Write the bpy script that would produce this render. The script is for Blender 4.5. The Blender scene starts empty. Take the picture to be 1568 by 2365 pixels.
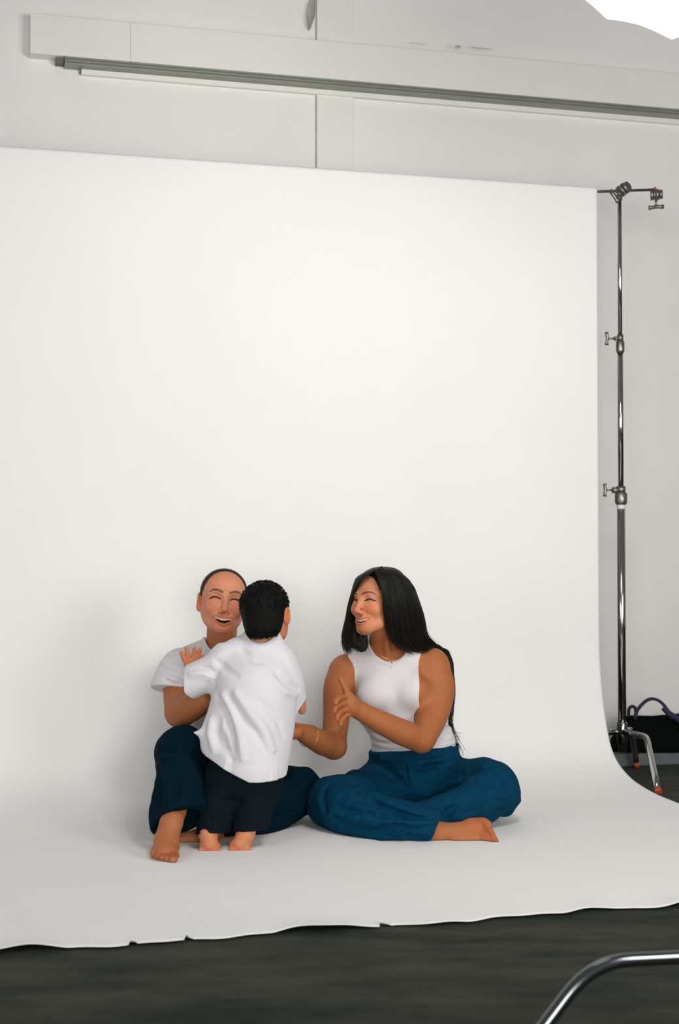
import bpy, bmesh, math, random
import numpy as np
from mathutils import Vector, Matrix

# ------------------------------------------------------------------ camera
FPX, CXP, CYP, CAMH = 3285.0, 784.0, 1182.5, 0.90
PITCH = math.atan(85.5 / FPX)
sc = bpy.context.scene
cam_d = bpy.data.cameras.new('camera')
cam = bpy.data.objects.new('camera', cam_d)
sc.collection.objects.link(cam)
cam.location = (0, 0, CAMH)
cam.rotation_euler = (math.pi / 2 + PITCH, 0, 0)
cam_d.sensor_fit = 'VERTICAL'
cam_d.sensor_height = 36.0
cam_d.lens = 36.0 * FPX / 2365.0
cam_d.clip_start = 0.05
cam_d.dof.use_dof = True
cam_d.dof.focus_distance = 4.6
cam_d.dof.aperture_fstop = 4.0
sc.camera = cam

# ------------------------------------------------------------------ light
sc.view_settings.view_transform = 'Standard'
sc.view_settings.look = 'None'
sc.view_settings.gamma = 1.0
sc.view_settings.exposure = 0.0
sc.view_settings.use_curve_mapping = False

wd = bpy.data.worlds.new('world')
sc.world = wd
wd.use_nodes = True
wd.node_tree.nodes['Background'].inputs[0].default_value = (0.93, 0.96, 1.0, 1)
wd.node_tree.nodes['Background'].inputs[1].default_value = 0.15


def area(name, loc, target, size, power, col=(1, 1, 1), shape='SQUARE'):
    d = bpy.data.lights.new(name, 'AREA')
    d.energy = power
    d.size = size
    d.shape = shape
    d.color = col
    o = bpy.data.objects.new(name, d)
    sc.collection.objects.link(o)
    o.location = loc
    o.rotation_euler = (Vector(target) - Vector(loc)).to_track_quat('-Z', 'Y').to_euler()
    return o


area('studio_key_light', (0.525, 3.18, 2.29), (0.3, 5.4, 1.4), 0.72, 19, (1.0, 0.965, 0.92), 'DISK')
area('studio_left_light', (-2.4, 1.8, 1.3), (-0.9, 5.2, 1.3), 1.2, 26, (1.0, 0.985, 0.96))
area('right_fill_light', (2.5, 1.9, 1.45), (0.9, 5.7, 1.5), 1.2, 54, (1.0, 0.975, 0.94))  # unseen lamp, added to brighten the right of the paper
area('front_fill_light', (0.6, -1.6, 1.2), (0.0, 5.0, 1.35), 1.8, 118, (1.0, 0.97, 0.93))  # unseen fill behind the camera, added for even frontal light

# ------------------------------------------------------------------ helpers
CT, ST = math.cos(PITCH), math.sin(PITCH)


def W(px, py, Y):
    """world point seen at that place of the frame at depth Y"""
    xr = (px - CXP) / FPX
    yu = -(py - CYP) / FPX
    d = np.array([xr, CT - yu * ST, ST + yu * CT])
    return np.array([0, 0, CAMH]) + d * (Y / d[1])


PSI = math.radians(14.7)
UX = np.array([math.cos(PSI), math.sin(PSI), 0.0])       # along the wall, to the right
NX = np.array([math.sin(PSI), -math.cos(PSI), 0.0])      # out of the wall, to the camera
P0 = W(1383, 1268, 5.65)
P0[2] = 0.0


def wall_uz(px, py, off):
    """(u, z) where the ray through that point of the frame meets the plane at off in front of the paper"""
    o = np.array([0, 0, CAMH])
    d = W(px, py, 1.0) - o
    t = (np.dot(P0, NX) + off - np.dot(o, NX)) / np.dot(d, NX)
    p = o + d * t
    return float(np.dot(p - P0, UX)), float(p[2])


def uw(u, off, z):
    return P0 + UX * u + NX * off + np.array([0, 0, z])


def s2l(c):
    return tuple(((v / 255.0) / 12.92 if v / 255.0 <= 0.04045 else ((v / 255.0 + 0.055) / 1.055) ** 2.4) for v in c)


def mat(name, col=(0.8, 0.8, 0.8), rough=0.6, metal=0.0, noise=0.0, nscale=20.0, bump=0.0, bscale=200.0,
        attr=None, sheen=0.0, sss=0.0, spec=0.5, col2=None, stretch=(1, 1, 1)):
    m = bpy.data.materials.new(name)
    m.use_nodes = True
    nt = m.node_tree
    b = nt.nodes['Principled BSDF']
    b.inputs['Base Color'].default_value = (*col, 1)
    b.inputs['Roughness'].default_value = rough
    b.inputs['Metallic'].default_value = metal
    b.inputs['Specular IOR Level'].default_value = spec
    if sheen:
        b.inputs['Sheen Weight'].default_value = sheen
        b.inputs['Sheen Roughness'].default_value = 0.5
    if sss:
        b.inputs['Subsurface Weight'].default_value = sss
        b.inputs['Subsurface Radius'].default_value = (0.012, 0.005, 0.003)
        b.inputs['Subsurface Scale'].default_value = 1.0
    tc = nt.nodes.new('ShaderNodeTexCoord')
    mp = nt.nodes.new('ShaderNodeMapping')
    mp.inputs['Scale'].default_value = stretch
    nt.links.new(tc.outputs['Object'], mp.inputs['Vector'])
    src = None
    if attr:
        a = nt.nodes.new('ShaderNodeAttribute')
        a.attribute_name = attr
        src = a.outputs['Color']
    if noise or col2:
        n = nt.nodes.new('ShaderNodeTexNoise')
        n.inputs['Scale'].default_value = nscale
        n.inputs['Detail'].default_value = 6.0
        n.inputs['Roughness'].default_value = 0.65
        nt.links.new(mp.outputs[0], n.inputs['Vector'])
        r = nt.nodes.new('ShaderNodeValToRGB')
        r.color_ramp.elements[0].position = 0.33
        r.color_ramp.elements[1].position = 0.70
        mx = nt.nodes.new('ShaderNodeMix')
        mx.data_type = 'RGBA'
        if col2:
            r.color_ramp.elements[0].color = (0, 0, 0, 1)
            r.color_ramp.elements[1].color = (1, 1, 1, 1)
            nt.links.new(n.outputs['Fac'], r.inputs[0])
            mx.inputs[6].default_value = (*col, 1)
            mx.inputs[7].default_value = (*col2, 1)
            nt.links.new(r.outputs[0], mx.inputs[0])
        else:
            mx.blend_type = 'MULTIPLY'
            mx.inputs[0].default_value = 1.0
            r.color_ramp.elements[0].color = (1 - noise, 1 - noise, 1 - noise, 1)
            r.color_ramp.elements[1].color = (1 + noise * 0.4,) * 3 + (1,)
            nt.links.new(n.outputs['Fac'], r.inputs[0])
            mx.inputs[6].default_value = (*col, 1)
            if src:
                nt.links.new(src, mx.inputs[6])
            nt.links.new(r.outputs[0], mx.inputs[7])
        src = mx.outputs[2]
    if src:
        nt.links.new(src, b.inputs['Base Color'])
    if bump:
        n2 = nt.nodes.new('ShaderNodeTexNoise')
        n2.inputs['Scale'].default_value = bscale
        n2.inputs['Detail'].default_value = 4.0
        nt.links.new(mp.outputs[0], n2.inputs['Vector'])
        bp = nt.nodes.new('ShaderNodeBump')
        bp.inputs['Strength'].default_value = bump
        bp.inputs['Distance'].default_value = 0.002
        nt.links.new(n2.outputs['Fac'], bp.inputs['Height'])
        nt.links.new(bp.outputs[0], b.inputs['Normal'])
    return m


M = {}
M['paper'] = mat('white_paper', (0.86, 0.855, 0.84), 0.85, noise=0.02, nscale=1.5, spec=0.2)
M['wall'] = mat('white_wall', (0.87, 0.85, 0.835), 0.75, noise=0.04, nscale=1.2, bump=0.15, bscale=90)
M['trim'] = mat('white_trim', (0.86, 0.845, 0.805), 0.6, noise=0.04, nscale=2.5, bump=0.1, bscale=60)
M['rail'] = mat('grey_green_rail', (0.30, 0.32, 0.27), 0.45, metal=0.3, noise=0.1, nscale=8)
M['rail_groove'] = mat('rail_groove', (0.13, 0.14, 0.115), 0.6)
M['scuff'] = mat('scuff', (0.52, 0.46, 0.43), 0.8, noise=0.3, nscale=60)
M['flap'] = mat('grey_flap', (0.50, 0.46, 0.44), 0.8, noise=0.2, nscale=30)
M['floor'] = mat('dark_floor', (0.006, 0.0145, 0.0095), 0.8, spec=0.2, col2=(0.056, 0.058, 0.038), nscale=3.2, bump=0.25, bscale=120,
                 stretch=(0.8, 2.2, 1))
M['plinth'] = mat('grey_plinth', (0.10, 0.125, 0.13), 0.6, noise=0.1)
M['chrome'] = mat('chrome', (0.50, 0.50, 0.48), 0.13, metal=1.0)
M['chrome_hub_dim'] = mat('hub_and_dim_chrome', (0.22, 0.24, 0.24), 0.2, metal=1.0)  # hub chrome; on the foreground legs the dark reflections are in the colour
M['steel'] = mat('cast_steel', (0.30, 0.29, 0.26), 0.38, metal=0.9, noise=0.2, nscale=40)
M['red'] = mat('red_cap', (0.45, 0.06, 0.02), 0.5)
M['tape'] = mat('white_tape', (0.8, 0.78, 0.72), 0.7)
M['bag'] = mat('black_nylon', (0.0025, 0.004, 0.004), 0.9, bump=0.3, bscale=60, spec=0.06)
M['strap'] = mat('violet_strap', (0.018, 0.014, 0.05), 0.7, bump=0.3, bscale=300)
M['skin'] = mat('skin', attr='Col', rough=0.55, spec=0.25)
M['teeth'] = mat('teeth', (0.75, 0.68, 0.55), 0.3)
M['hair'] = mat('dark_hair', (0.008, 0.0075, 0.006), 0.5, spec=0.3)
M['hair_crop'] = mat('black_cropped_hair', (0.004, 0.0045, 0.004), 0.7, spec=0.12)
M['hair_brown'] = mat('brown_hair', (0.012, 0.008, 0.005), 0.65, spec=0.2)
M['shirt'] = mat('white_cotton', (0.67, 0.655, 0.685), 0.9, sheen=0.1, bump=0.12, bscale=500, spec=0.2)
M['tank'] = mat('white_rib', (0.69, 0.665, 0.68), 0.9, sheen=0.1, bump=0.25, bscale=260, spec=0.2, stretch=(3.0, 3.0, 0.05))
M['denim'] = mat('blue_denim', (0.0025, 0.044, 0.092), 0.9, noise=0.22, nscale=45, bump=0.2, bscale=600, spec=0.04)
M['denim_dark'] = mat('dark_denim', (0.001, 0.0125, 0.023), 0.9, noise=0.22, nscale=45, bump=0.2, bscale=600, spec=0.05)
M['denim_child'] = mat('child_denim', (0.001, 0.0065, 0.0105), 0.9, noise=0.22, nscale=45, bump=0.2, bscale=600, spec=0.15)
M['gold'] = mat('gold', (0.75, 0.50, 0.20), 0.25, metal=1.0)
M['glow'] = mat('umbrella_cloth', (0.9, 0.9, 0.88), 0.8)
_b = M['glow'].node_tree.nodes['Principled BSDF']
_b.inputs['Emission Color'].default_value = (1.0, 0.985, 0.96, 1)
_b.inputs['Emission Strength'].default_value = 2.6
M['black_metal'] = mat('black_metal', (0.02, 0.02, 0.02), 0.4, metal=0.6)


def link(o, parent=None):
    sc.collection.objects.link(o)
    if parent is not None:
        o.parent = parent
        o.matrix_parent_inverse = Matrix.Translation(-parent.location)
    return o


def tag(o, label=None, cat=None, group=None, kind=None):
    if label:
        o['label'] = label
    if cat:
        o['category'] = cat
    if group:
        o['group'] = group
    if kind:
        o['kind'] = kind
    return o


def empty(name, loc, label, cat, group=None):
    o = bpy.data.objects.new(name, None)
    o.location = tuple(float(v) for v in loc)
    o.empty_display_size = 0.1
    link(o)
    return tag(o, label, cat, group)


def obj_np(name, v, f, m, parent=None, smooth=True, col=None):
    """mesh object from arrays of vertices and faces (quads or a list of faces)"""
    me = bpy.data.meshes.new(name)
    v = np.asarray(v, np.float32)
    if isinstance(f, np.ndarray):
        n, k = f.shape
        me.vertices.add(len(v))
        me.vertices.foreach_set('co', v.ravel())
        me.loops.add(n * k)
        me.loops.foreach_set('vertex_index', f.astype(np.int32).ravel())
        me.polygons.add(n)
        me.polygons.foreach_set('loop_start', np.arange(0, n * k, k, dtype=np.int32))
        me.polygons.foreach_set('loop_total', np.full(n, k, np.int32))
        me.update(calc_edges=True)
    else:
        me.from_pydata([tuple(map(float, p)) for p in v], [], f)
        me.update()
    me.polygons.foreach_set('use_smooth', np.full(len(me.polygons), smooth))
    if col is not None:
        a = me.color_attributes.new('Col', 'FLOAT_COLOR', 'POINT')
        c4 = np.ones((len(v), 4), np.float32)
        c4[:, :3] = col
        a.data.foreach_set('color', c4.ravel())
    me.materials.append(m)
    o = bpy.data.objects.new(name, me)
    return link(o, parent)


def box_geo(c, half, ax=None):
    ax = np.eye(3) if ax is None else ax
    v = []
    for sx in (-1, 1):
        for sy in (-1, 1):
            for sz in (-1, 1):
                v.append(np.asarray(c) + ax[0] * sx * half[0] + ax[1] * sy * half[1] + ax[2] * sz * half[2])
    f = [(0, 1, 3, 2), (4, 6, 7, 5), (0, 4, 5, 1), (2, 3, 7, 6), (0, 2, 6, 4), (1, 5, 7, 3)]
    return v, f


def bevel(o, w=0.003, seg=2):
    md = o.modifiers.new('bevel', 'BEVEL')
    md.width = w
    md.segments = seg
    md.limit_method = 'ANGLE'
    return o


def catmull(pts, n):
    p = np.asarray(pts, float)
    if len(p) == 2:
        t = np.linspace(0, 1, n)[:, None]
        return p[0] * (1 - t) + p[1] * t
    q = np.vstack([2 * p[0] - p[1], p, 2 * p[-1] - p[-2]])
    out = []
    ts = np.linspace(0, len(p) - 1 - 1e-9, n)
    for t in ts:
        i = int(t)
        f = t - i
        a, b, c, d = q[i], q[i + 1], q[i + 2], q[i + 3]
        out.append(0.5 * (2 * b + (c - a) * f + (2 * a - 5 * b + 4 * c - d) * f * f + (3 * b - a - 3 * c + d) * f ** 3))
    return np.array(out)


def tube_geo(path, rad, seg=12, caps=True):
    path = np.asarray(path, float)
    n = len(path)
    rad = np.broadcast_to(np.asarray(rad, float), (n,))
    tan = np.gradient(path, axis=0)
    tan /= np.linalg.norm(tan, axis=1)[:, None] + 1e-12
    ref = np.array([0, 0, 1.0]) if abs(tan[0][2]) < 0.9 else np.array([1.0, 0, 0])
    nrm = np.cross(tan[0], ref)
    nrm /= np.linalg.norm(nrm)
    vs, fs = [], []
    for i in range(n):
        nrm = nrm - tan[i] * np.dot(nrm, tan[i])
        nrm /= np.linalg.norm(nrm) + 1e-12
        bi = np.cross(tan[i], nrm)
        for k in range(seg):
            a = 2 * math.pi * k / seg
            vs.append(path[i] + (nrm * math.cos(a) + bi * math.sin(a)) * rad[i])
    for i in range(n - 1):
        for k in range(seg):
            k2 = (k + 1) % seg
            fs.append((i * seg + k, i * seg + k2, (i + 1) * seg + k2, (i + 1) * seg + k))
    if caps:
        fs.append(tuple(range(seg - 1, -1, -1)))
        fs.append(tuple((n - 1) * seg + k for k in range(seg)))
    return vs, fs


def join_geo(parts):
    V, Fc = [], []
    for v, f in parts:
        o = len(V)
        V.extend(v)
        Fc.extend(tuple(i + o for i in q) for q in f)
    return V, Fc


def tube(name, path, rad, m, parent=None, seg=14):
    v, f = tube_geo(path, rad, seg)
    o = obj_np(name, v, f, m, parent)
    bevel_auto(o)
    return o


def bevel_auto(o):
    for p in o.data.polygons:
        if p.loop_total > 4:
            p.use_smooth = False


# ------------------------------------------------------------------ the setting
WOFF = -0.55
v, f = [], []
fl = [(-6, -4, 0), (7, -4, 0), (7, 9, 0), (-6, 9, 0)]
o = obj_np('floor', fl + [(x, y, -0.05) for x, y, z in fl],
           [(0, 1, 2, 3), (7, 6, 5, 4), (0, 4, 5, 1), (1, 5, 6, 2), (2, 6, 7, 3), (3, 7, 4, 0)], M['floor'], smooth=False)
tag(o, kind='structure')


def wall_box(name, u0, u1, z0, z1, o0, o1, m, parent=None, bev=0.002):
    c = uw((u0 + u1) / 2, (o0 + o1) / 2, (z0 + z1) / 2)
    v, f = box_geo(c, (abs(u1 - u0) / 2, abs(o1 - o0) / 2, abs(z1 - z0) / 2), np.array([UX, NX, [0, 0, 1]]))
    o = obj_np(name, v, f, m, parent, smooth=False)
    if bev:
        bevel(o, bev)
    return o


wall = wall_box('wall_back', -5.5, 4.5, 0.0, 3.6, WOFF - 0.15, WOFF, M['wall'], bev=0)
tag(wall, kind='structure')
# upright strip between the panels
ua, _ = wall_uz(728.5, 200, WOFF)
ub, _ = wall_uz(815, 200, WOFF)
pil = wall_box('trim_1', ua + 0.004, ub, 0.06, 3.6, WOFF, WOFF + 0.012, M['trim'], bev=0.003)
tag(pil, kind='structure')
gap = wall_box('seam_shade_strip', ua - 0.002, ua + 0.004, 0.06, 3.6, WOFF, WOFF + 0.0015, M['flap'], pil, bev=0)  # raised grey strip: the seam gap and its shade put into colour
# strip of lining peeling off at the seam above the beam
uA, zA = wall_uz(722, -25, WOFF)
uB, zB = wall_uz(708, 40, WOFF)
uC, zC = wall_uz(712, 72, WOFF)
uD, _ = wall_uz(727, 40, WOFF)
vs, fs = [], []
prof = [(-60, 722, 727), (-25, 720, 727), (0, 716, 727), (20, 709.5, 726), (40, 706, 725), (55, 706.5, 720), (68, 708, 715), (72, 710, 712)]
for i, (py, xl, xr) in enumerate(prof):
    for j in range(5):
        t = j / 4
        u, z = wall_uz(xl + (xr - xl) * t, py, WOFF)
        vs.append(uw(u, WOFF + 0.004 + 0.030 * (1 - t) * math.sin(min(1, i / 4) * 1.5), z))
for i in range(len(prof) - 1):
    for j in range(4):
        fs.append((i * 5 + j, i * 5 + j + 1, i * 5 + j + 6, i * 5 + j + 5))
o = obj_np('peeling_flap', vs, fs, M['flap'], pil)
md = o.modifiers.new('thick', 'SOLIDIFY')
md.thickness = 0.0015
# beam with rails under it
BO = WOFF + 0.07
u0, zt = wall_uz(70, 30, BO)
_, zb = wall_uz(70, 122, BO)
um, _ = wall_uz(302, 90, BO)
beam = wall_box('trim_2', u0, um - 0.0003, zb, zt, WOFF, BO, M['trim'])
tag(beam, kind='structure')
wall_box('beam_board', um + 0.0003, 4.4, zb, zt, WOFF, BO, M['trim'], beam)
ur, _ = wall_uz(150, 130, BO)
rail = wall_box('curtain_rail', ur, 4.4, zb - 0.030, zb, WOFF, BO - 0.004, M['rail'], beam, bev=0.001)
for i in range(2):
    wall_box('rail_track', ur + 0.004, 4.4, zb - 0.0105 - i * 0.012, zb - 0.0065 - i * 0.012, BO - 0.006, BO - 0.0025, M['rail_groove'], rail, bev=0)
wall_box('rail_bracket', ur - 0.035, ur - 0.001, zb - 0.022, zb, WOFF, BO - 0.02, M['rail_groove'], beam, bev=0.001)
ul, _ = wall_uz(190, 145, BO)
wall_box('ledge', ul, 4.4, zb - 0.052, zb - 0.030, WOFF, WOFF + 0.022, M['trim'], beam)
wall_box('ledge_end', ul - 0.006, ul, zb - 0.047, zb - 0.030, WOFF, WOFF + 0.018, M['rail_groove'], beam, bev=0.001)
# scuffs along the top of the beam
for (xa, ya, xb, yb) in ((945, 99, 984, 102), (1052, 104, 1064, 111), (1088, 110, 1136, 113)):
    (ua_, za_), (ub_, zb_) = wall_uz(xa, ya, BO), wall_uz(xb, yb, BO)
    wall_box('scuff_mark', ua_, ub_, min(za_, zb_) , max(za_, zb_), BO - 0.001, BO + 0.0006, M['scuff'], beam, bev=0)
# plinth at the foot of the wall
pl = wall_box('baseboard_back', -5.4, 4.4, 0.0, 0.05, WOFF, WOFF + 0.34, M['plinth'], bev=0.004)
tag(pl, kind='structure')

# ------------------------------------------------------------------ paper backdrop
rng = random.Random(5)
ztop = wall_uz(1383, 432, 0.0)[1]
PW = 2.72
prof = []
prof += [(-0.028, ztop - 0.05), (-0.028, ztop - 0.02)]
for a in np.linspace(math.pi, 0, 7)[1:-1]:
    prof.append((-0.014 + 0.014 * math.cos(a), ztop - 0.014 + 0.014 * math.sin(a)))
for z in np.linspace(ztop - 0.014, 0.62, 16):
    prof.append((0.0, z))
sw = catmull([(0.0, 0.62), (0.006, 0.45), (0.045, 0.26), (0.115, 0.115), (0.25, 0.042), (0.44, 0.012), (0.65, 0.0045)], 30)[1:]
prof += [tuple(p) for p in sw]
for d in np.linspace(0.72, 1.80, 20):
    prof.append((d, 0.0035))
for d in np.linspace(1.83, 1.94, 9):
    prof.append((d, 0.0035))
NU = 340
us = np.linspace(-PW, 0.0, NU)


def edge_wave(u):
    return 0.010 * math.sin(u * 9.0 + 1.0) + 0.007 * math.sin(u * 23.0) + 0.004 * math.sin(u * 51 + 2)


def edge_lift(u):
    return max(0.0, 0.008 * math.sin(u * 7.3 + 0.4) + 0.006 * math.sin(u * 19.0 + 1.0))


V = []
uT1 = wall_uz(885, 2140, 0)[0]
for (d, z) in prof:
    for u in us:
        dd, zz = d, z
        if d > 1.70:
            w = (d - 1.70) / 0.24
            dd = d + edge_wave(u) * w
            zz = z + edge_lift(u) * max(0, (d - 1.82) / 0.12) ** 1.5
        if d > 0.75:
            zz += 0.0012 * (1 + math.sin(u * 6 + d * 4))
        V.append(uw(u, dd, zz))
V = np.array(V)
# torn nicks in the front edge
for (px, wd_, dp) in ((886, 0.022, 0.024), (436, 0.010, 0.016), (306, 0.016, 0.010)):
    pr = len(prof)
    fp = W(px, 2140 if px > 800 else 2172, 3.4)
    best = None
    row = V[(pr - 1) * NU:]
    pxs = CXP + FPX * row[:, 0] / row[:, 1]
    k = int(np.argmin(abs(pxs - px)))
    for j in range(k, min(NU, k + 6)):
        g = 1 - (us[j] - us[k]) / wd_
        if g > 0:
            V[(pr - 1) * NU + j] -= NX * dp * g
            V[(pr - 1) * NU + j, 2] += 0.010 * g
            V[(pr - 2) * NU + j] -= NX * dp * 0.5 * g
F_ = []
for i in range(len(prof) - 1):
    a = i * NU + np.arange(NU - 1)
    F_.append(np.stack([a, a + 1, a + 1 + NU, a + NU], 1))
paper = obj_np('paper_backdrop', V, np.concatenate(F_), M['paper'])
tag(paper, 'wide white seamless paper backdrop sweeping from wall onto the floor', 'backdrop')
md = paper.modifiers.new('thick', 'SOLIDIFY')
md.thickness = 0.0012
md.offset = -1.0

# ------------------------------------------------------------------ stands, bag
def disc_geo(c, axis, r, h, seg=20):
    axis = np.asarray(axis, float)
    axis /= np.linalg.norm(axis)
    return tube_geo([np.asarray(c) - axis * h / 2, np.asarray(c) + axis * h / 2], r, seg)


def t_knob(parent, c, d, up, m, L=0.04, bar=0.052, rs=0.004):
    """stem along d, cross bar along up"""
    c, d, up = map(np.asarray, (c, d, up))
    g = join_geo([tube_geo([c, c + d * L], rs, 10),
                  tube_geo([c + d * L - up * bar / 2, c + d * L - up * bar * 0.3, c + d * (L - 0.002), c + d * L + up * bar * 0.3, c + d * L + up * bar / 2],
                           [rs * 2.0, rs * 1.5, rs * 1.6, rs * 1.5, rs * 2.0], 10)])
    return obj_np('t_knob', g[0], g[1], m, parent)


def c_stand(label, base, seg, legs, hub_z, bottom_z, first_bend, leg_m='chrome'):
    """seg: list of (z0, z1, radius, material)"""
    st = empty('light_stand', (base[0], base[1], 0), label, 'stand', 'chrome stands with folding legs')
    B = np.array([base[0], base[1], 0.0])
    Zv = np.array([0, 0, 1.0])
    for i, (z0, z1, r, m) in enumerate(seg):
        tube('column' if i == 0 else 'riser', [B + Zv * z0, B + Zv * z1], r, m, st, 24)
    for i in range(len(seg) - 1):
        z = seg[i][1]
        r = seg[i][2]
        g = join_geo([tube_geo([B + Zv * (z - 0.045), B + Zv * (z - 0.035), B + Zv * (z + 0.0), B + Zv * (z + 0.004)], [r * 1.25, r * 1.5, r * 1.5, r * 1.25], 20),
                      tube_geo([B + Zv * (z + 0.004), B + Zv * (z + 0.03)], r * 1.12, 20),
                      disc_geo(B + Zv * (z + 0.014) + np.array([-r * 1.4, 0, 0]), (1, 0, 0), r * 0.75, r * 1.6)])
        cl = obj_np('collar', g[0], g[1], M['steel'], st)
        bevel_auto(cl)
        t_knob(cl, B + Zv * (z + 0.014) + np.array([-r * 2.0, 0, 0]), (-1, 0, 0), (0, 0, 1), M['steel'], L=0.032)
    g = tube_geo([B + Zv * (hub_z - 0.05), B + Zv * (hub_z - 0.045), B + Zv * (hub_z + 0.035), B + Zv * (hub_z + 0.04)],
                 [seg[0][2] * 1.1, seg[0][2] * 1.28, seg[0][2] * 1.28, seg[0][2] * 1.1], 24)
    obj_np('leg_hub', g[0], g[1], M['chrome_hub_dim'], st)
    for i, (elbow, foot) in enumerate(legs):
        hz = hub_z
        e = np.array(elbow)
        fo = np.array(foot)
        s = B + Zv * hz
        d1 = (e - s) / np.linalg.norm(e - s)
        d2 = (fo - e) / np.linalg.norm(fo - e)
        bnd = first_bend
        path = [s, s + (e - s) * 0.5, e - d1 * bnd]
        for t in np.linspace(0.12, 0.88, 7):
            path.append((1 - t) ** 2 * (e - d1 * bnd) + 2 * t * (1 - t) * e + t * t * (e + d2 * bnd))
        path += [e + d2 * bnd, e + (fo - e) * 0.7, fo - d2 * 0.012]
        lg = tube('leg', path, 0.0125, M[leg_m], st, 18)
        ft = tube('rubber_foot', [fo - d2 * 0.026, fo - d2 * 0.001 + Zv * 0.002], 0.0135, M['red'], lg, 16)
    return st, B


def grip_head(parent, c, axis, m, r=0.021, knob_dir=(0, 0, -1), bar_dir=(1, 0, 0)):
    c, axis = np.asarray(c, float), np.asarray(axis, float)
    axis /= np.linalg.norm(axis)
    kd = np.asarray(knob_dir, float)
    g = join_geo([disc_geo(c - axis * 0.016, axis, r, 0.012), disc_geo(c - axis * 0.005, axis, r * 0.9, 0.008),
                  disc_geo(c + axis * 0.006, axis, r, 0.012), disc_geo(c + axis * 0.020, axis, r * 0.82, 0.014)])
    h = obj_np('grip_head', g[0], g[1], m, parent)
    bevel_auto(h)
    t_knob(h, c + kd * r * 0.6, kd, bar_dir, m, L=0.038, bar=0.062, rs=0.005)
    return h


SX, SY = W(1437, 1700, 5.75)[0], 5.75


def zpix(py, Y):
    return float(W(784, py, Y)[2])


elb = W(1493, 1702, 5.53)
ft = W(1521, 1833, 5.25)
ft[2] = 0.0
z1, z2, z3 = zpix(1140, SY), zpix(790, SY), zpix(460, SY)
bl_e = np.array([SX - 0.20, SY + 0.03, zpix(1695, SY)])
bl_f = np.array([SX - 0.36, SY + 0.06, 0.0])
br_e = np.array([SX + 0.055, SY + 0.085, zpix(1690, SY)])
br_f = np.array([SX + 0.085, SY + 0.125, 0.0])
stand, SB = c_stand('tall chrome stand holding up the right end of the paper backdrop', (SX, SY),
                    [(zpix(1737, SY), z1, 0.0165, M['chrome']), (z1, z2, 0.0112, M['chrome']), (z2, z3, 0.0085, M['chrome'])],
                    [(elb, ft), (bl_e, bl_f), (br_e, br_f)], zpix(1690, SY), 0.1, 0.03)
o = tube('tape_band', [SB + np.array([0, 0, zpix(1176, SY)]), SB + np.array([0, 0, zpix(1162, SY)])], 0.0172, M['tape'], stand, 20)
# arm carrying the paper and its two heads
za = zpix(438, SY)
arm_a = np.array([SX - 0.10, SY - 0.035, za])
arm_b = W(1512, 438, 5.80)
dv = (arm_b - arm_a) / np.linalg.norm(arm_b - arm_a)
tube('cross_arm', [uw(-0.35, -0.014, ztop - 0.020), uw(0.0, -0.014, ztop - 0.016), arm_b], 0.0058, M['steel'], stand)
grip_head(stand, SB + np.array([0.012, -0.02, za - 0.004]), (0.55, -0.75, 0.35), M['steel'], 0.024, (-0.75, -0.1, -0.55), (0.55, 0, -0.8))
tube('stand_tip', [SB + np.array([0, 0, z3 - 0.004]), SB + np.array([0, 0, z3 + 0.03])], [0.0115, 0.0115], M['steel'], stand)
grip_head(stand, arm_b + np.array([0.004, -0.004, -0.022]), (1, -0.25, 0), M['steel'], 0.023, (0.0, 0, -1), (0.97, 0.15, 0.12))
o = tube('thumb_screw', [arm_b + np.array([0.0, -0.004, -0.006]), arm_b + np.array([0.0, -0.004, 0.008])], 0.006, M['red'], stand)

# foreground stand with the umbrella lamp
LB = np.array([0.785, 2.636, 0.0])
e2 = W(1368, 2222, 2.50)
f2 = W(1165, 2458, 2.44)
f2[2] = 0.0
lamp_stand, LBB = c_stand('chrome stand leg bending down to the dark floor in the foreground', (LB[0], LB[1]),
                          [(0.09, 0.95, 0.0165, M['chrome']), (0.95, 1.6, 0.0125, M['chrome']), (1.6, 2.43, 0.0095, M['chrome'])],
                          [(e2, f2), (np.array([1.0, 2.78, 0.165]), np.array([1.2, 2.96, 0])), (np.array([0.86, 2.3, 0.165]), np.array([0.93, 2.03, 0]))],
                          float(W(784, 2229, 2.56)[2]), 0.1, 0.075, 'chrome_hub_dim')  # darker copy of chrome: the dark room's reflection put into the leg colour

# bag against the wall
bagY = 6.02
bp = W(1500, 1762, bagY)
bag = empty('tote_bag', (bp[0], bp[1], 0.05), 'black tote bag with violet handles against the wall behind the stand', 'bag')


def loft(rows, closed=True):
    n = len(rows[0])
    V = [p for r in rows for p in r]
    Fc = []
    for i in range(len(rows) - 1):
        for k in range(n):
            k2 = (k + 1) % n
            Fc.append((i * n + k, i * n + k2, (i + 1) * n + k2, (i + 1) * n + k))
    Fc.append(tuple(range(n - 1, -1, -1)))
    Fc.append(tuple((len(rows) - 1) * n + k for k in range(n)))
    return V, Fc


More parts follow.
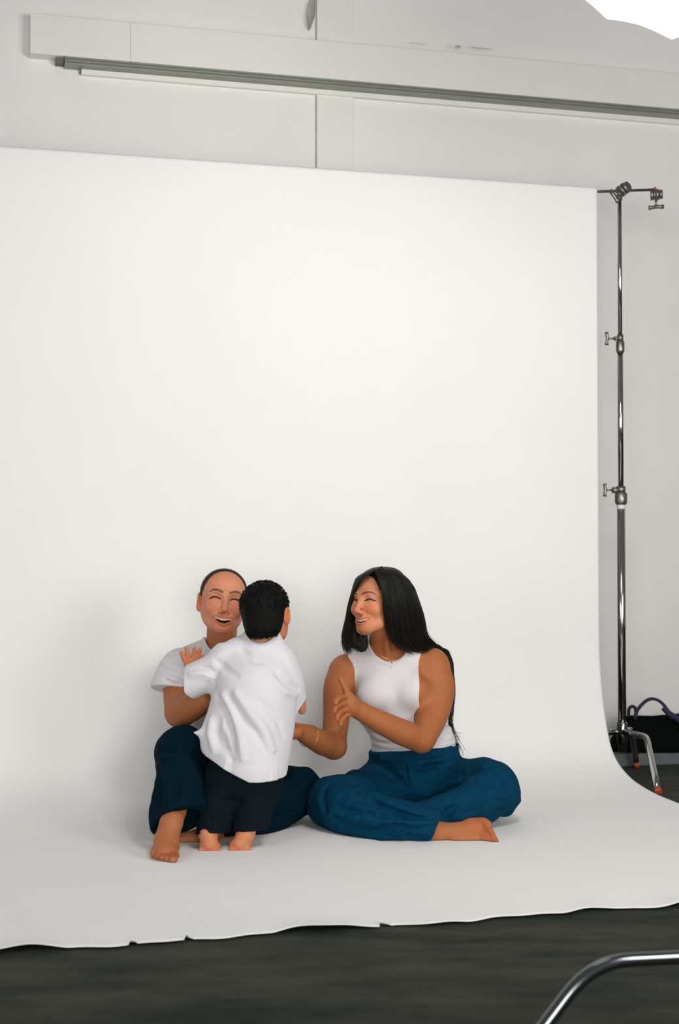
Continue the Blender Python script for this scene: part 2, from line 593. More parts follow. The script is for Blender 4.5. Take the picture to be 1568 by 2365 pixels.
rows = []
x0, x1 = W(1408, 1762, bagY)[0], W(1592, 1762, bagY)[0]
zt_ = zpix(1655, bagY)
for t in np.linspace(0, 1, 9):
    z = 0.051 + (zt_ - 0.051) * t
    r = []
    for k in range(28):
        a = 2 * math.pi * k / 28
        ca, sa = math.cos(a), math.sin(a)
        ex = math.copysign(abs(ca) ** 0.5, ca)
        ey = math.copysign(abs(sa) ** 0.6, sa)
        hw = (x1 - x0) / 2 * (1.0 - 0.17 * t ** 1.5 + 0.02 * math.sin(7 * t + a * 2))
        hd = 0.085 * (1.0 - 0.55 * t) * (1 + 0.06 * math.sin(9 * t + 3 * a))
        zz = z + (0.006 * math.sin(a * 3 + 1) * t if t > 0 else 0)
        if 0 < t:
            zz += t * 0.012 * ca
        r.append((0.5 * (x0 + x1) + 0.028 * t + ex * hw, bagY + 0.02 + ey * hd, zz))
    rows.append(r)
gv, gf = loft(rows)
obj_np('bag_body', gv, gf, M['bag'], bag)


def strap_geo(pts, w, th, n=24):
    p = catmull(pts, n)
    V, Fc = [], []
    tan = np.gradient(p, axis=0)
    for i in range(n):
        t = tan[i] / np.linalg.norm(tan[i])
        nn = np.cross(t, [0, 1, 0])
        nn /= np.linalg.norm(nn)
        for a, b in ((-1, -1), (1, -1), (1, 1), (-1, 1)):
            V.append(p[i] + nn * w * a + np.array([0, 1, 0]) * th * b)
    for i in range(n - 1):
        for k in range(4):
            k2 = (k + 1) % 4
            Fc.append((i * 4 + k, i * 4 + k2, i * 4 + 4 + k2, i * 4 + 4 + k))
    Fc += [(3, 2, 1, 0), tuple((n - 1) * 4 + k for k in range(4))]
    return V, Fc


for dy, pts in ((-0.03, [(1466, 1662), (1472, 1640), (1490, 1620), (1506, 1614), (1524, 1620), (1540, 1638), (1552, 1664)]),
                (0.05, [(1452, 1664), (1452, 1640), (1458, 1632), (1466, 1634), (1468, 1648), (1464, 1664)])):
    g = strap_geo([W(px, py, bagY + dy) for px, py in pts], 0.0062, 0.006 if dy < 0 else 0.004)
    obj_np('handle', g[0], g[1], M['strap'], bag)
g = strap_geo([W(px, py, bagY - 0.05) for px, py in ((1532, 1634), (1545, 1648), (1560, 1657), (1575, 1672), (1580, 1700))], 0.012, 0.005)
obj_np('shoulder_strap', g[0], g[1], M['strap'], bag)


# ------------------------------------------------------------------ umbrella lamp on the foreground stand
UC = np.array([0.611, 3.0, 2.346])
UY, UP_, UR = math.radians(-25.6), math.radians(-16.03), 0.409
UA = np.array([math.sin(UY) * math.cos(UP_), math.cos(UY) * math.cos(UP_), math.sin(UP_)])
_a = np.cross(UA, [0, 0, 1.0])
_a /= np.linalg.norm(_a)
_b = np.cross(UA, _a)
umb = empty('lamp_umbrella', UC - UA * 0.42, 'glowing white umbrella lamp in the top right corner', 'lamp')
NR, NK, SUB = 16, 7, 4
vs, fs = [], []
for k in range(NK + 1):
    t = k / NK
    for j in range(NR * SUB):
        ang = 2 * math.pi * (j / SUB) / NR + 0.32
        fr = (j % SUB) / SUB
        sag = 1.0 - 0.035 * math.sin(math.pi * fr) * t - 0.012 * math.sin(math.pi * fr)
        r = UR * t * sag * (math.cos(math.pi / NR) / math.cos((fr - 0.5) * 2 * math.pi / NR) if False else 1.0)
        vs.append(UC + (_a * math.cos(ang) + _b * math.sin(ang)) * max(r, 0.004) + UA * 0.15 * (1 - t * t))
n_ = NR * SUB
for k in range(NK):
    for j in range(n_):
        j2 = (j + 1) % n_
        fs.append((k * n_ + j, k * n_ + j2, (k + 1) * n_ + j2, (k + 1) * n_ + j))
o = obj_np('canopy', vs, fs, M['glow'], umb)
md = o.modifiers.new('thick', 'SOLIDIFY')
md.thickness = 0.001
for i in range(NR):
    ang = 2 * math.pi * i / NR + 0.32
    p = [UC + (_a * math.cos(ang) + _b * math.sin(ang)) * (UR * t * 0.995) + UA * (0.15 * (1 - t * t) - 0.004) for t in np.linspace(0.04, 1.0, 8)]
    tube('rib', p, 0.0014, M['chrome'], umb, 6)
tube('shaft', [UC - UA * 0.46, UC + UA * 0.165], 0.0045, M['chrome'], umb, 10)
hc = UC - UA * 0.42 + np.array([0.045, -0.0, 0.0]) * 0
g = join_geo([tube_geo([hc - UA * 0.10 + np.array([0, 0, .05]), hc - UA * 0.085 + np.array([0, 0, .05]), hc + UA * 0.03 + np.array([0, 0, .05]), hc + UA * 0.05 + np.array([0, 0, .05])], [.045, .055, .055, .07], 24),
              tube_geo([hc + np.array([0, 0, -.045]), hc + np.array([0, 0, .01])], .016, 14)])
obj_np('flash_head', g[0], g[1], M['black_metal'], umb)

# ------------------------------------------------------------------ people: distance fields meshed by surface nets
class Field:
    def __init__(s, lo, hi, h):
        s.lo = np.asarray(lo, float)
        s.h = h
        s.n = np.maximum(3, np.ceil((np.asarray(hi, float) - s.lo) / h).astype(int) + 1)
        s.ax = [(s.lo[i] + h * np.arange(s.n[i])).astype(np.float32) for i in range(3)]
        s.a = np.full(s.n, 1.0, np.float32)

    def win(s, lo, hi):
        i0 = np.clip(np.floor((np.asarray(lo) - s.lo) / s.h).astype(int), 0, s.n)
        i1 = np.clip(np.ceil((np.asarray(hi) - s.lo) / s.h).astype(int) + 1, 0, s.n)
        if np.any(i1 - i0 < 1):
            return None
        sl = tuple(slice(a, b) for a, b in zip(i0, i1))
        return sl, s.ax[0][sl[0]][:, None, None], s.ax[1][sl[1]][None, :, None], s.ax[2][sl[2]][None, None, :]

    def comb(s, sl, d, k, op):
        a = s.a[sl]
        if op == 'u':
            if k > 0:
                hh = np.clip(0.5 + 0.5 * (a - d) / k, 0, 1)
                s.a[sl] = a + (d - a) * hh - k * hh * (1 - hh)
            else:
                s.a[sl] = np.minimum(a, d)
        elif op == 's':
            if k > 0:
                hh = np.clip(0.5 + 0.5 * (-d - a) / k, 0, 1)
                s.a[sl] = a + (-d - a) * hh + k * hh * (1 - hh)
            else:
                s.a[sl] = np.maximum(a, -d)

    def cap(s, a, b, ra, rb, k=0.02, op='u'):
        a, b = np.asarray(a, float), np.asarray(b, float)
        r = max(ra, rb) + k + 3 * s.h
        w = s.win(np.minimum(a, b) - r, np.maximum(a, b) + r)
        if w is None:
            return
        sl, x, y, z = w
        ab = b - a
        L2 = float(ab @ ab) + 1e-12
        t = np.clip(((x - a[0]) * ab[0] + (y - a[1]) * ab[1] + (z - a[2]) * ab[2]) / L2, 0, 1).astype(np.float32)
        d = np.sqrt((x - a[0] - t * ab[0]) ** 2 + (y - a[1] - t * ab[1]) ** 2 + (z - a[2] - t * ab[2]) ** 2) - (ra + (rb - ra) * t)
        s.comb(sl, d.astype(np.float32), k, op)

    def chain(s, pts, rads, k=0.02, op='u', sub=4):
        pts = np.asarray(pts, float)
        n = (len(pts) - 1) * sub + 1
        p = catmull(pts, n)
        r = np.interp(np.linspace(0, len(pts) - 1, n), np.arange(len(pts)), rads)
        # one distance for the whole chain, then one blend
        R = max(r) + k + 3 * s.h
        w = s.win(p.min(0) - R, p.max(0) + R)
        if w is None:
            return
        sl, x, y, z = w
        best = np.full(s.a[sl].shape, 1.0, np.float32)
        off = [q.start for q in sl]
        for i in range(n - 1):
            a, b = p[i], p[i + 1]
            rr = max(r[i], r[i + 1]) + k + 3 * s.h
            w2 = s.win(np.minimum(a, b) - rr, np.maximum(a, b) + rr)
            if w2 is None:
                continue
            sl2, x2, y2, z2 = w2
            ab = b - a
            L2 = float(ab @ ab) + 1e-12
            t = np.clip(((x2 - a[0]) * ab[0] + (y2 - a[1]) * ab[1] + (z2 - a[2]) * ab[2]) / L2, 0, 1)
            d = np.sqrt((x2 - a[0] - t * ab[0]) ** 2 + (y2 - a[1] - t * ab[1]) ** 2 + (z2 - a[2] - t * ab[2]) ** 2) - (r[i] + (r[i + 1] - r[i]) * t)
            sl3 = tuple(slice(q.start - o, q.stop - o) for q, o in zip(sl2, off))
            best[sl3] = np.minimum(best[sl3], d)
        s.comb(sl, best, k, op)

    def ell(s, c, r, R=None, k=0.02, op='u'):
        c, r = np.asarray(c, float), np.asarray(r, float)
        m = (max(r) if R is not None else r) + k + 3 * s.h
        w = s.win(c - m, c + m)
        if w is None:
            return
        sl, x, y, z = w
        x, y, z = x - c[0], y - c[1], z - c[2]
        if R is not None:
            x, y, z = (x * R[0, 0] + y * R[1, 0] + z * R[2, 0], x * R[0, 1] + y * R[1, 1] + z * R[2, 1], x * R[0, 2] + y * R[1, 2] + z * R[2, 2])
        k0 = np.sqrt((x / r[0]) ** 2 + (y / r[1]) ** 2 + (z / r[2]) ** 2)
        k1 = np.sqrt((x / r[0] ** 2) ** 2 + (y / r[1] ** 2) ** 2 + (z / r[2] ** 2) ** 2) + 1e-9
        s.comb(sl, (k0 * (k0 - 1) / k1).astype(np.float32), k, op)

    def cut2(s, pts, rads, y0, y1, k=0.004):
        """remove a capsule chain extruded in depth"""
        pts = np.asarray(pts, float)
        R = max(rads) + k + 3 * s.h
        w = s.win([pts[:, 0].min() - R, y0, pts[:, 2].min() - R], [pts[:, 0].max() + R, y1, pts[:, 2].max() + R])
        if w is None:
            return
        sl, x, y, z = w
        best = None
        for i in range(len(pts) - 1):
            a, b = pts[i], pts[i + 1]
            ab = (b - a)[[0, 2]]
            t = np.clip(((x - a[0]) * ab[0] + (z - a[2]) * ab[1]) / (ab @ ab + 1e-12), 0, 1)
            d = np.sqrt((x - a[0] - t * ab[0]) ** 2 + (z - a[2] - t * ab[1]) ** 2) - (rads[i] + (rads[i + 1] - rads[i]) * t)
            best = d if best is None else np.minimum(best, d)
        s.comb(sl, np.broadcast_to(best, s.a[sl].shape).astype(np.float32), k, 's')

    def half(s, p, n, lo=None, hi=None):
        """keep the side the normal points away from, inside a window"""
        n = np.asarray(n, float) / np.linalg.norm(n)
        lo = s.lo if lo is None else lo
        hi = s.lo + s.n * s.h if hi is None else hi
        w = s.win(lo, hi)
        if w is None:
            return
        sl, x, y, z = w
        d = (x - p[0]) * n[0] + (y - p[1]) * n[1] + (z - p[2]) * n[2]
        s.a[sl] = np.maximum(s.a[sl], d.astype(np.float32))

    def disp(s, fn, band=0.03):
        x, y, z = s.ax[0][:, None, None], s.ax[1][None, :, None], s.ax[2][None, None, :]
        idx = np.nonzero(np.abs(s.a) < band)
        s.a[idx] += fn(s.ax[0][idx[0]], s.ax[1][idx[1]], s.ax[2][idx[2]]).astype(np.float32)

    def hit(s, px, py):
        """first place where the line of sight meets the surface"""
        o = np.array([0, 0, CAMH])
        d = W(px, py, 1.0) - o
        Y = np.arange(s.lo[1], s.lo[1] + s.n[1] * s.h, s.h * 0.5)
        P = o + d * Y[:, None]
        I = np.rint((P - s.lo) / s.h).astype(int)
        ok = np.all((I >= 0) & (I < s.n), axis=1)
        I, P = I[ok], P[ok]
        if not len(P):
            return None
        f = s.a[I[:, 0], I[:, 1], I[:, 2]]
        j = np.nonzero(f < 0)[0]
        return P[j[0]] if len(j) else None

    def fold(s, px, r=0.006, inset=0.003, k=0.012, op='u', taper=True):
        """ridge ('u') or groove ('s') following the cloth under these places"""
        q = catmull([(x, y, 0) for x, y in px], max(4, 3 * len(px)))
        P = [s.hit(a[0], a[1]) for a in q]
        P = [p for p in P if p is not None]
        if len(P) < 2:
            return
        P = np.array(P)
        jump = np.linalg.norm(np.diff(P, axis=0), axis=1).max()
        if jump > 0.12:

            return
        P[:, 1] += inset if op == 'u' else -inset
        n = len(P)
        rr = [r * (0.35 + 0.65 * math.sin(math.pi * min(1, max(0, i / (n - 1))))) if taper else r for i in range(n)]
        s.chain(P, rr, k, op, sub=1)

    def mesh(s, keep=None):
        f = s.a
        neg = f < 0
        n = s.n
        # active cells
        c = neg[:-1, :-1, :-1].astype(np.int8)
        tot = np.zeros((n[0] - 1, n[1] - 1, n[2] - 1), np.int8)
        for dx in (0, 1):
            for dy in (0, 1):
                for dz in (0, 1):
                    tot += neg[dx:n[0] - 1 + dx, dy:n[1] - 1 + dy, dz:n[2] - 1 + dz]
        act = np.nonzero((tot > 0) & (tot < 8))
        idx = np.full(tot.shape, -1, np.int32)
        m = len(act[0])
        idx[act] = np.arange(m)
        acc = np.zeros((m, 3), np.float32)
        cnt = np.zeros(m, np.float32)
        corners = [(dx, dy, dz) for dx in (0, 1) for dy in (0, 1) for dz in (0, 1)]
        val = {q: f[act[0] + q[0], act[1] + q[1], act[2] + q[2]] for q in corners}
        for q in corners:
            for axi in range(3):
                if q[axi] == 0:
                    q2 = list(q)
                    q2[axi] = 1
                    q2 = tuple(q2)
                    a, b = val[q], val[q2]
                    cr = (a < 0) != (b < 0)
                    t = np.where(cr, a / np.where(cr, a - b, 1), 0)
                    p = np.zeros((m, 3), np.float32)
                    p[:] = q
                    p[:, axi] = t
                    acc += p * cr[:, None]
                    cnt += cr
        acc /= cnt[:, None]
        V = s.lo + (np.stack(act, 1) + acc) * s.h
        quads = []
        for axi in range(3):
            sl0 = [slice(None)] * 3
            sl1 = [slice(None)] * 3
            sl0[axi] = slice(0, -1)
            sl1[axi] = slice(1, None)
            a, b = neg[tuple(sl0)], neg[tuple(sl1)]
            e = np.nonzero(a != b)
            e = np.stack(e, 1)
            o1, o2 = [i for i in range(3) if i != axi]
            ok = (e[:, o1] > 0) & (e[:, o2] > 0) & (e[:, o1] < n[o1] - 1) & (e[:, o2] < n[o2] - 1)
            e = e[ok]
            inside_first = neg[e[:, 0], e[:, 1], e[:, 2]]

            def cell(d1, d2):
                g = e.copy()
                g[:, o1] -= d1
                g[:, o2] -= d2
                return idx[g[:, 0], g[:, 1], g[:, 2]]
            q = np.stack([cell(1, 1), cell(0, 1), cell(0, 0), cell(1, 0)], 1)
            flip = inside_first if axi != 1 else ~inside_first
            q[~flip] = q[~flip][:, ::-1]
            quads.append(q)
        Q = np.concatenate(quads)
        Q = Q[(Q >= 0).all(1)]
        if keep is not None:
            kv = keep(V)
            Q = Q[kv[Q].any(1)]
        used = np.unique(Q)
        mp = np.full(len(V), -1, np.int64)
        mp[used] = np.arange(len(used))
        return V[used], mp[Q]


def relax(V, Q, it=2, lam=0.5):
    V = V.copy()
    for _ in range(it):
        acc = np.zeros_like(V)
        cnt = np.zeros(len(V))
        for a, b in ((0, 1), (1, 2), (2, 3), (3, 0)):
            for i, j in ((a, b), (b, a)):
                acc += np.stack([np.bincount(Q[:, i], V[Q[:, j], c], len(V)) for c in range(3)], 1)
                cnt += np.bincount(Q[:, i], minlength=len(V))
        V += lam * (acc / np.maximum(cnt, 1)[:, None] - V)
    return V


def multi_mesh(build, lo, hi, h, fine):
    """mesh one field coarsely, with finer boxes (lo, hi, h) where detail shows; one continuous surface"""
    parts = []
    F = Field(lo, hi, h)
    build(F)

    def keep(V):
        k = np.ones(len(V), bool)
        for a, b, hh in fine:
            k &= ~np.all((V > np.asarray(a) + h) & (V < np.asarray(b) - h), axis=1)
        return k
    V, Q = F.mesh(keep)
    parts.append((relax(V, Q, 1, 0.4), Q))
    done = []
    for a, b, hh in fine:
        G = Field(a, b, hh)
        build(G)

        def keep2(V, done=list(done)):
            k = np.ones(len(V), bool)
            for a2, b2 in done:
                k &= ~np.all((V > a2 + hh) & (V < b2 - hh), axis=1)
            return k
        V, Q = G.mesh(keep2)
        parts.append((relax(V, Q, 1, 0.4), Q))
        done.append((np.asarray(a), np.asarray(b)))
    VV, QQ, o = [], [], 0
    for V, Q in parts:
        VV.append(V)
        QQ.append(Q + o)
        o += len(V)
    return np.concatenate(VV), np.concatenate(QQ)


_nr = np.random.default_rng(3)


def sinoise(scale, n=7, seed=1, stretch=(1, 1, 1)):
    r = np.random.default_rng(seed)
    K = r.normal(size=(n, 3)) * np.asarray(stretch) / scale
    ph = r.uniform(0, 6.28, n)

    def fn(x, y, z):
        t = 0
        for k, p in zip(K, ph):
            t = t + np.sin(x * k[0] + y * k[1] + z * k[2] + p)
        return t / n
    return fn


def rot(yaw=0, pitch=0, roll=0):
    """turn (yaw), nod (pitch, + is chin up), tilt (roll, + is crown to image left) in degrees; face looks along -y"""
    a, b, c = map(math.radians, (yaw, -pitch, -roll))
    Rz = np.array([[math.cos(a), -math.sin(a), 0], [math.sin(a), math.cos(a), 0], [0, 0, 1]])
    Rx = np.array([[1, 0, 0], [0, math.cos(b), -math.sin(b)], [0, math.sin(b), math.cos(b)]])
    Ry = np.array([[math.cos(c), 0, math.sin(c)], [0, 1, 0], [-math.sin(c), 0, math.cos(c)]])
    return Ry @ Rz @ Rx


class Head:
    def __init__(s, o, R, sc=1.0):
        s.o, s.R, s.s = np.asarray(o, float), R, sc

    def w(s, p):
        return s.o + (np.asarray(p, float) * s.s) @ s.R.T

    def l(s, P):
        return ((P - s.o) @ s.R) / s.s

    def ell(s, F, c, r, k, op='u', R2=None):
        F.ell(s.w(c), np.asarray(r) * s.s, s.R if R2 is None else s.R @ R2, k * s.s, op)

    def chain(s, F, pts, rads, k, op='u', sub=3):
        F.chain([s.w(p) for p in pts], [r * s.s for r in rads], k * s.s, op, sub)

    def build(s, F, face=True, mouth=1.0, jaw=1.0):
        s.ell(F, (0, .014, .034), (.073, .091, .074), .0)
        s.ell(F, (0, -.022, -.008), (.063, .066, .082), .03)
        for x in (-1, 1):
            s.chain(F, [(x * .050, .004, -.030), (x * .043 * jaw, -.020, -.066), (x * .016, -.066, -.094)], [.019, .017, .015], .03)
            # ears
            Re = np.array([[math.cos(x * .5), -math.sin(x * .5), 0], [math.sin(x * .5), math.cos(x * .5), 0], [0, 0, 1]])
            s.ell(F, (x * .077, .016, -.006), (.0065, .019, .031), .006, 'u', Re)
            s.ell(F, (x * .084, .011, -.006), (.006, .010, .018), .004, 's', Re)
            s.ell(F, (x * .074, .009, -.031), (.006, .008, .009), .005)
        s.ell(F, (0, -.074, -.093), (.020, .016, .015), .02)
        if not face:
            s.ell(F, (0, -.1, -.035), (.012, .014, .012), .012)
            return
        for x in (-1, 1):
            s.chain(F, [(x * .010, -.082, .020), (x * .030, -.078, .026), (x * .050, -.060, .020)], [.010, .010, .009], .014)
            s.ell(F, (x * .032, -.091, .003), (.016, .011, .010), .010, 's')
            s.ell(F, (x * .031, -.0685, .003), (.0155, .013, .0115), .005)
            # raised cheek of a laughing face and the crease beside the mouth
            s.ell(F, (x * .037, -.062, -.028), (.023, .0185, .019), .024)
            s.chain(F, [(x * .017, -.094, -.043), (x * .031, -.087, -.055), (x * .038, -.076, -.074)], [.0022, .003, .002], .010, 's')
            # lower edge of the closed eye
            s.chain(F, [(x * .018, -.0795, .0000), (x * .031, -.0835, .0030), (x * .045, -.0765, .0000)], [.0012, .0015, .0012], .003, 's')
        # nose
        s.chain(F, [(0, -.082, .014), (0, -.092, -.008), (0, -.105, -.032)], [.0075, .0080, .0095], .012)
        s.ell(F, (0, -.106, -.035), (.0105, .010, .0095), .006)
        for x in (-1, 1):
            s.ell(F, (x * .0125, -.096, -.040), (.0075, .009, .0075), .006)
            s.ell(F, (x * .0062, -.104, -.0465), (.0036, .005, .0030), .003, 's')
        # mouth: muzzle, opening, lips
        s.ell(F, (0, -.072, -.066), (.031, .022, .020), .016)
        s.m = mouth
        for x in np.linspace(-.0285, .0285, 23):
            zt, zb, y = s.mouth_line(x)
            if zt - zb > .0024:
                r = .0016
                for z in np.arange(zt - r, zb + r * .5, -.0022):
                    s.chain(F, [(x, y - .012, z), (x, y + .026, z)], [r, r], .001, 's', 1)
        xs = np.linspace(-.0305, .0305, 9)
        s.chain(F, [(x, s.mouth_line(x)[2] + .0012, s.mouth_line(x)[0] + .0016) for x in xs], [.0018, .0022, .0026, .0030, .0028, .0030, .0026, .0022, .0018], .003)
        s.chain(F, [(x, s.mouth_line(x)[2] + .0015, s.mouth_line(x)[1] - .0024) for x in xs], [.0018, .0024, .0034, .0042, .0046, .0042, .0034, .0024, .0018], .003)

    def mouth_line(s, x):
        t = (x / .0305) ** 2
        zt = -.0625 + .0065 * t
        zb = zt - .0165 * s.m * max(0.0, 1 - t) ** .8
        return zt, zb, -.0955 + 21.0 * x * x

    def colour(s, P, base, face=True, warm=1.0, brow=(.03, .018, .012)):
        """colours on the skin: lips, cheeks, brows, lashes, inside of the mouth"""
        L = s.l(P)
        col = np.broadcast_to(np.asarray(base, float), L.shape).copy()
        x, y, z = np.abs(L[:, 0]), L[:, 1], L[:, 2]

        def mixc(c, a):
            a = np.clip(a, 0, 1)[:, None]
            col[:] = col * (1 - a) + np.asarray(c) * a
        near = (np.linalg.norm(L, axis=1) < .16)
        if not face:
            return col
        front = near & (y < -.03)
        g = np.exp(-(((x - .042) / .024) ** 2 + ((z + .024) / .020) ** 2)) * front
        mixc((base[0] * 1.08, base[1] * .70, base[2] * .72), .5 * g * warm)
        g = np.exp(-(((x) / .013) ** 2 + ((z + .038) / .010) ** 2)) * (near & (y < -.09))
        mixc((base[0] * 1.08, base[1] * .75, base[2] * .72), .6 * g)
        g = np.exp(-((x / .018) ** 2 + ((z + .098) / .012) ** 2)) * front
        mixc((base[0] * 1.05, base[1] * .78, base[2] * .78), .5 * g)
        # ears a little redder
        g = (near & (x > .070)).astype(float)
        mixc((base[0] * 1.0, base[1] * .78, base[2] * .75), .5 * g)
        # lips
        def dl(pts):
            q = catmull(pts, 24)
            return np.min(np.linalg.norm(L[near][:, None, :] - q[None], axis=2), axis=1)
        Ln = np.zeros(len(L)) + 1
        xs = np.linspace(-.0305, .0305, 9)
        d = np.minimum(dl([(x, s.mouth_line(x)[2], s.mouth_line(x)[0] + .0016) for x in xs]) - .0034,
                       dl([(x, s.mouth_line(x)[2], s.mouth_line(x)[1] - .0024) for x in xs]) - .0052)
        Ln[near] = d
        mixc((base[0] * .84, base[1] * .50, base[2] * .53), .85 * np.clip((.0002 - Ln) / .0018, 0, 1))
        # inside of the mouth: behind the lips
        t = np.clip((x / .0305) ** 2, 0, 1)
        zt = -.0625 + .0065 * t
        zb = zt - .0165 * s.m * (1 - t) ** .8
        yb = -.0955 + 21.0 * x * x
        ins = near & (x < .030) & (z < zt + .0012) & (z > zb - .0012) & (y > yb + .0030) & (y < -.04)
        mixc((.025, .009, .008), ins * 1.0)
        # brows and lash lines, measured on the front of the face
        Lf = np.stack([x, z], 1)[front]

        def line(pts, w):
            q = catmull(np.asarray(pts), 40)
            ww = np.interp(np.linspace(0, 1, 40), np.linspace(0, 1, len(w)), w)
            dd = np.full(len(L), 9.0)
            dd[front] = np.min(np.linalg.norm(Lf[:, None, :] - q[None], axis=2) / ww[None], axis=1)
            return dd
        d = line([(.012, .0212), (.026, .0262), (.040, .0270), (.053, .0200)], [.0034, .0040, .0034, .0014])
        mixc(brow, .85 * np.clip((1.25 - d) / .5, 0, 1))
        d = line([(.0165, -.0008), (.024, .0030), (.032, .0042), (.041, .0028), (.050, -.0020)], [.0018, .0028, .0032, .0030, .0016])
        mixc((base[0] * .66, base[1] * .52, base[2] * .50), .55 * np.clip((3.2 - d) / 2.2, 0, 1))  # wider, softer darkening around the lash line
        mixc((.012, .008, .007), .96 * np.clip((1.25 - d) / .5, 0, 1))
        return col

    def teeth(s, parent, m=None):
        parts = []
        xs = [0.0, .0042, .0115, .0175, .0225, .0262]
        edges = [-.0262, -.0225, -.0180, -.0132, -.0078, 0.0, .0078, .0132, .0180, .0225, .0262]
        for i in range(10):
            x0, x1 = edges[i], edges[i + 1]
            x = (x0 + x1) / 2
            zt, zb, y = s.mouth_line(x)
            h = min(.0098 - .10 * abs(x), (zt - zb) * .72 + .002)
            ang = math.atan(36 * x)
            c = s.w((x, y + .0052, zt + .0022 - h / 2))
            ax = np.array([[math.cos(ang), math.sin(ang), 0], [-math.sin(ang), math.cos(ang), 0], [0, 0, 1]])
            ax = (s.R @ ax.T).T
            parts.append(box_geo(c, ((x1 - x0) / 2 / math.cos(ang) * .97 * s.s, .0026 * s.s, h / 2 * s.s), ax))
        g = join_geo(parts)
        o = obj_np('teeth', g[0], g[1], M['teeth'], parent, smooth=True)
        bevel(o, 0.0008, 2)
        return o


def strands(guides, n, rad, seed=0, seg=18, jit=0.003, sides=4, tip=0.25, spread=1.0):
    """hair: tubes between neighbouring guide lines"""
    r = np.random.default_rng(seed)
    G = np.array([catmull(g, seg) for g in guides])
    parts = []
    VV, FF, o = [], [], 0
    rt = np.linspace(1, tip, seg) ** 0.8
    for i in range(n):
        t = r.uniform(0, len(G) - 1)
        j = min(int(t), len(G) - 2)
        p = G[j] * (1 - (t - j)) + G[j + 1] * (t - j)
        off = r.normal(size=3) * jit
        off2 = r.normal(size=3) * jit * 2.0 * spread
        s = np.linspace(0, 1, seg)[:, None]
        p = p + off * (0.4 + 0.6 * s) + off2 * s ** 2
        L = r.uniform(.86, 1.0)
        q = catmull(p, seg * 2)[: max(4, int(seg * 2 * L))]
        q = q[np.linspace(0, len(q) - 1, seg).astype(int)]
        v, f = tube_geo(q, rad * rt * r.uniform(.7, 1.25), sides, caps=False)
        VV.extend(v)
        FF.extend(tuple(a + o for a in q_) for q_ in f)
        o += len(v)
    return np.array(VV), np.array(FF)


def merge_np(parts):
    VV, QQ, o = [], [], 0
    for V, Q in parts:
        VV.append(V)
        QQ.append(np.asarray(Q) + o)
        o += len(V)
    return np.concatenate(VV), np.concatenate(QQ)


def fingers(F, lines, r0, r1, k=0.004):
    for ln in lines:
        n = len(ln)
        F.chain(ln, list(np.linspace(r0, r1, n)), k, 'u', 3)

# ------------------------------------------------------------------ woman in the tank top
SK_R = np.array(s2l((168, 102, 60)))
RP = empty('person', (*W(955, 1870, 4.85)[:2], 0.006), 'laughing person in white tank top and blue jeans sitting cross-legged, long dark hair', 'person')
HR = Head(W(873, 1389, 4.80), rot(-43, 6, 4))


def r_torso(F, g=0.0):
    F.ell(W(955, 1800, 4.96), (.150 + g, .095 + g, .085 + g), k=0)
    F.ell(W(955, 1722, 4.92), (.138 + g, .095 + g, .115 + g), k=.04)
    F.ell(W(917, 1615, 4.90), (.146 + g, .100 + g, .135 + g), k=.05)
    F.ell(W(868, 1603, 4.815), (.056 + g, .046 + g, .052 + g), k=.035)
    F.ell(W(957, 1597, 4.815), (.056 + g, .046 + g, .052 + g), k=.035)
    F.chain([W(806, 1547, 4.90), W(850, 1530, 4.91), W(895, 1522, 4.92), W(950, 1520, 4.92), W(996, 1532, 4.91)],
            [.044 + g, .046 + g, .050 + g, .046 + g, .044 + g], .05)
    F.ell(W(900, 1560, 4.88), (.105 + g, .075 + g, .06 + g), k=.04)
    F.chain([W(893, 1490, 4.91), W(850, 1518, 4.92), W(806, 1544, 4.90)], [.032 + g, .032 + g, .034 + g], .04)
    F.chain([W(893, 1490, 4.91), W(945, 1510, 4.92), W(996, 1528, 4.91)], [.032 + g, .032 + g, .034 + g], .04)


def r_upper(F):
    r_torso(F)
    F.chain([W(899, 1535, 4.92), W(888, 1485, 4.88), W(876, 1430, 4.84)], [.060, .047, .046], .035)
    # tendons and collar bones
    F.chain([W(893, 1450, 4.81), W(893, 1490, 4.825), W(897, 1521, 4.845)], [.010, .009, .006], .016)
    F.chain([W(903, 1524, 4.85), W(945, 1517, 4.86), W(985, 1514, 4.885)], [.006, .008, .008], .014)
    F.chain([W(888, 1526, 4.85), W(850, 1522, 4.86), W(812, 1524, 4.885)], [.006, .008, .008], .014)


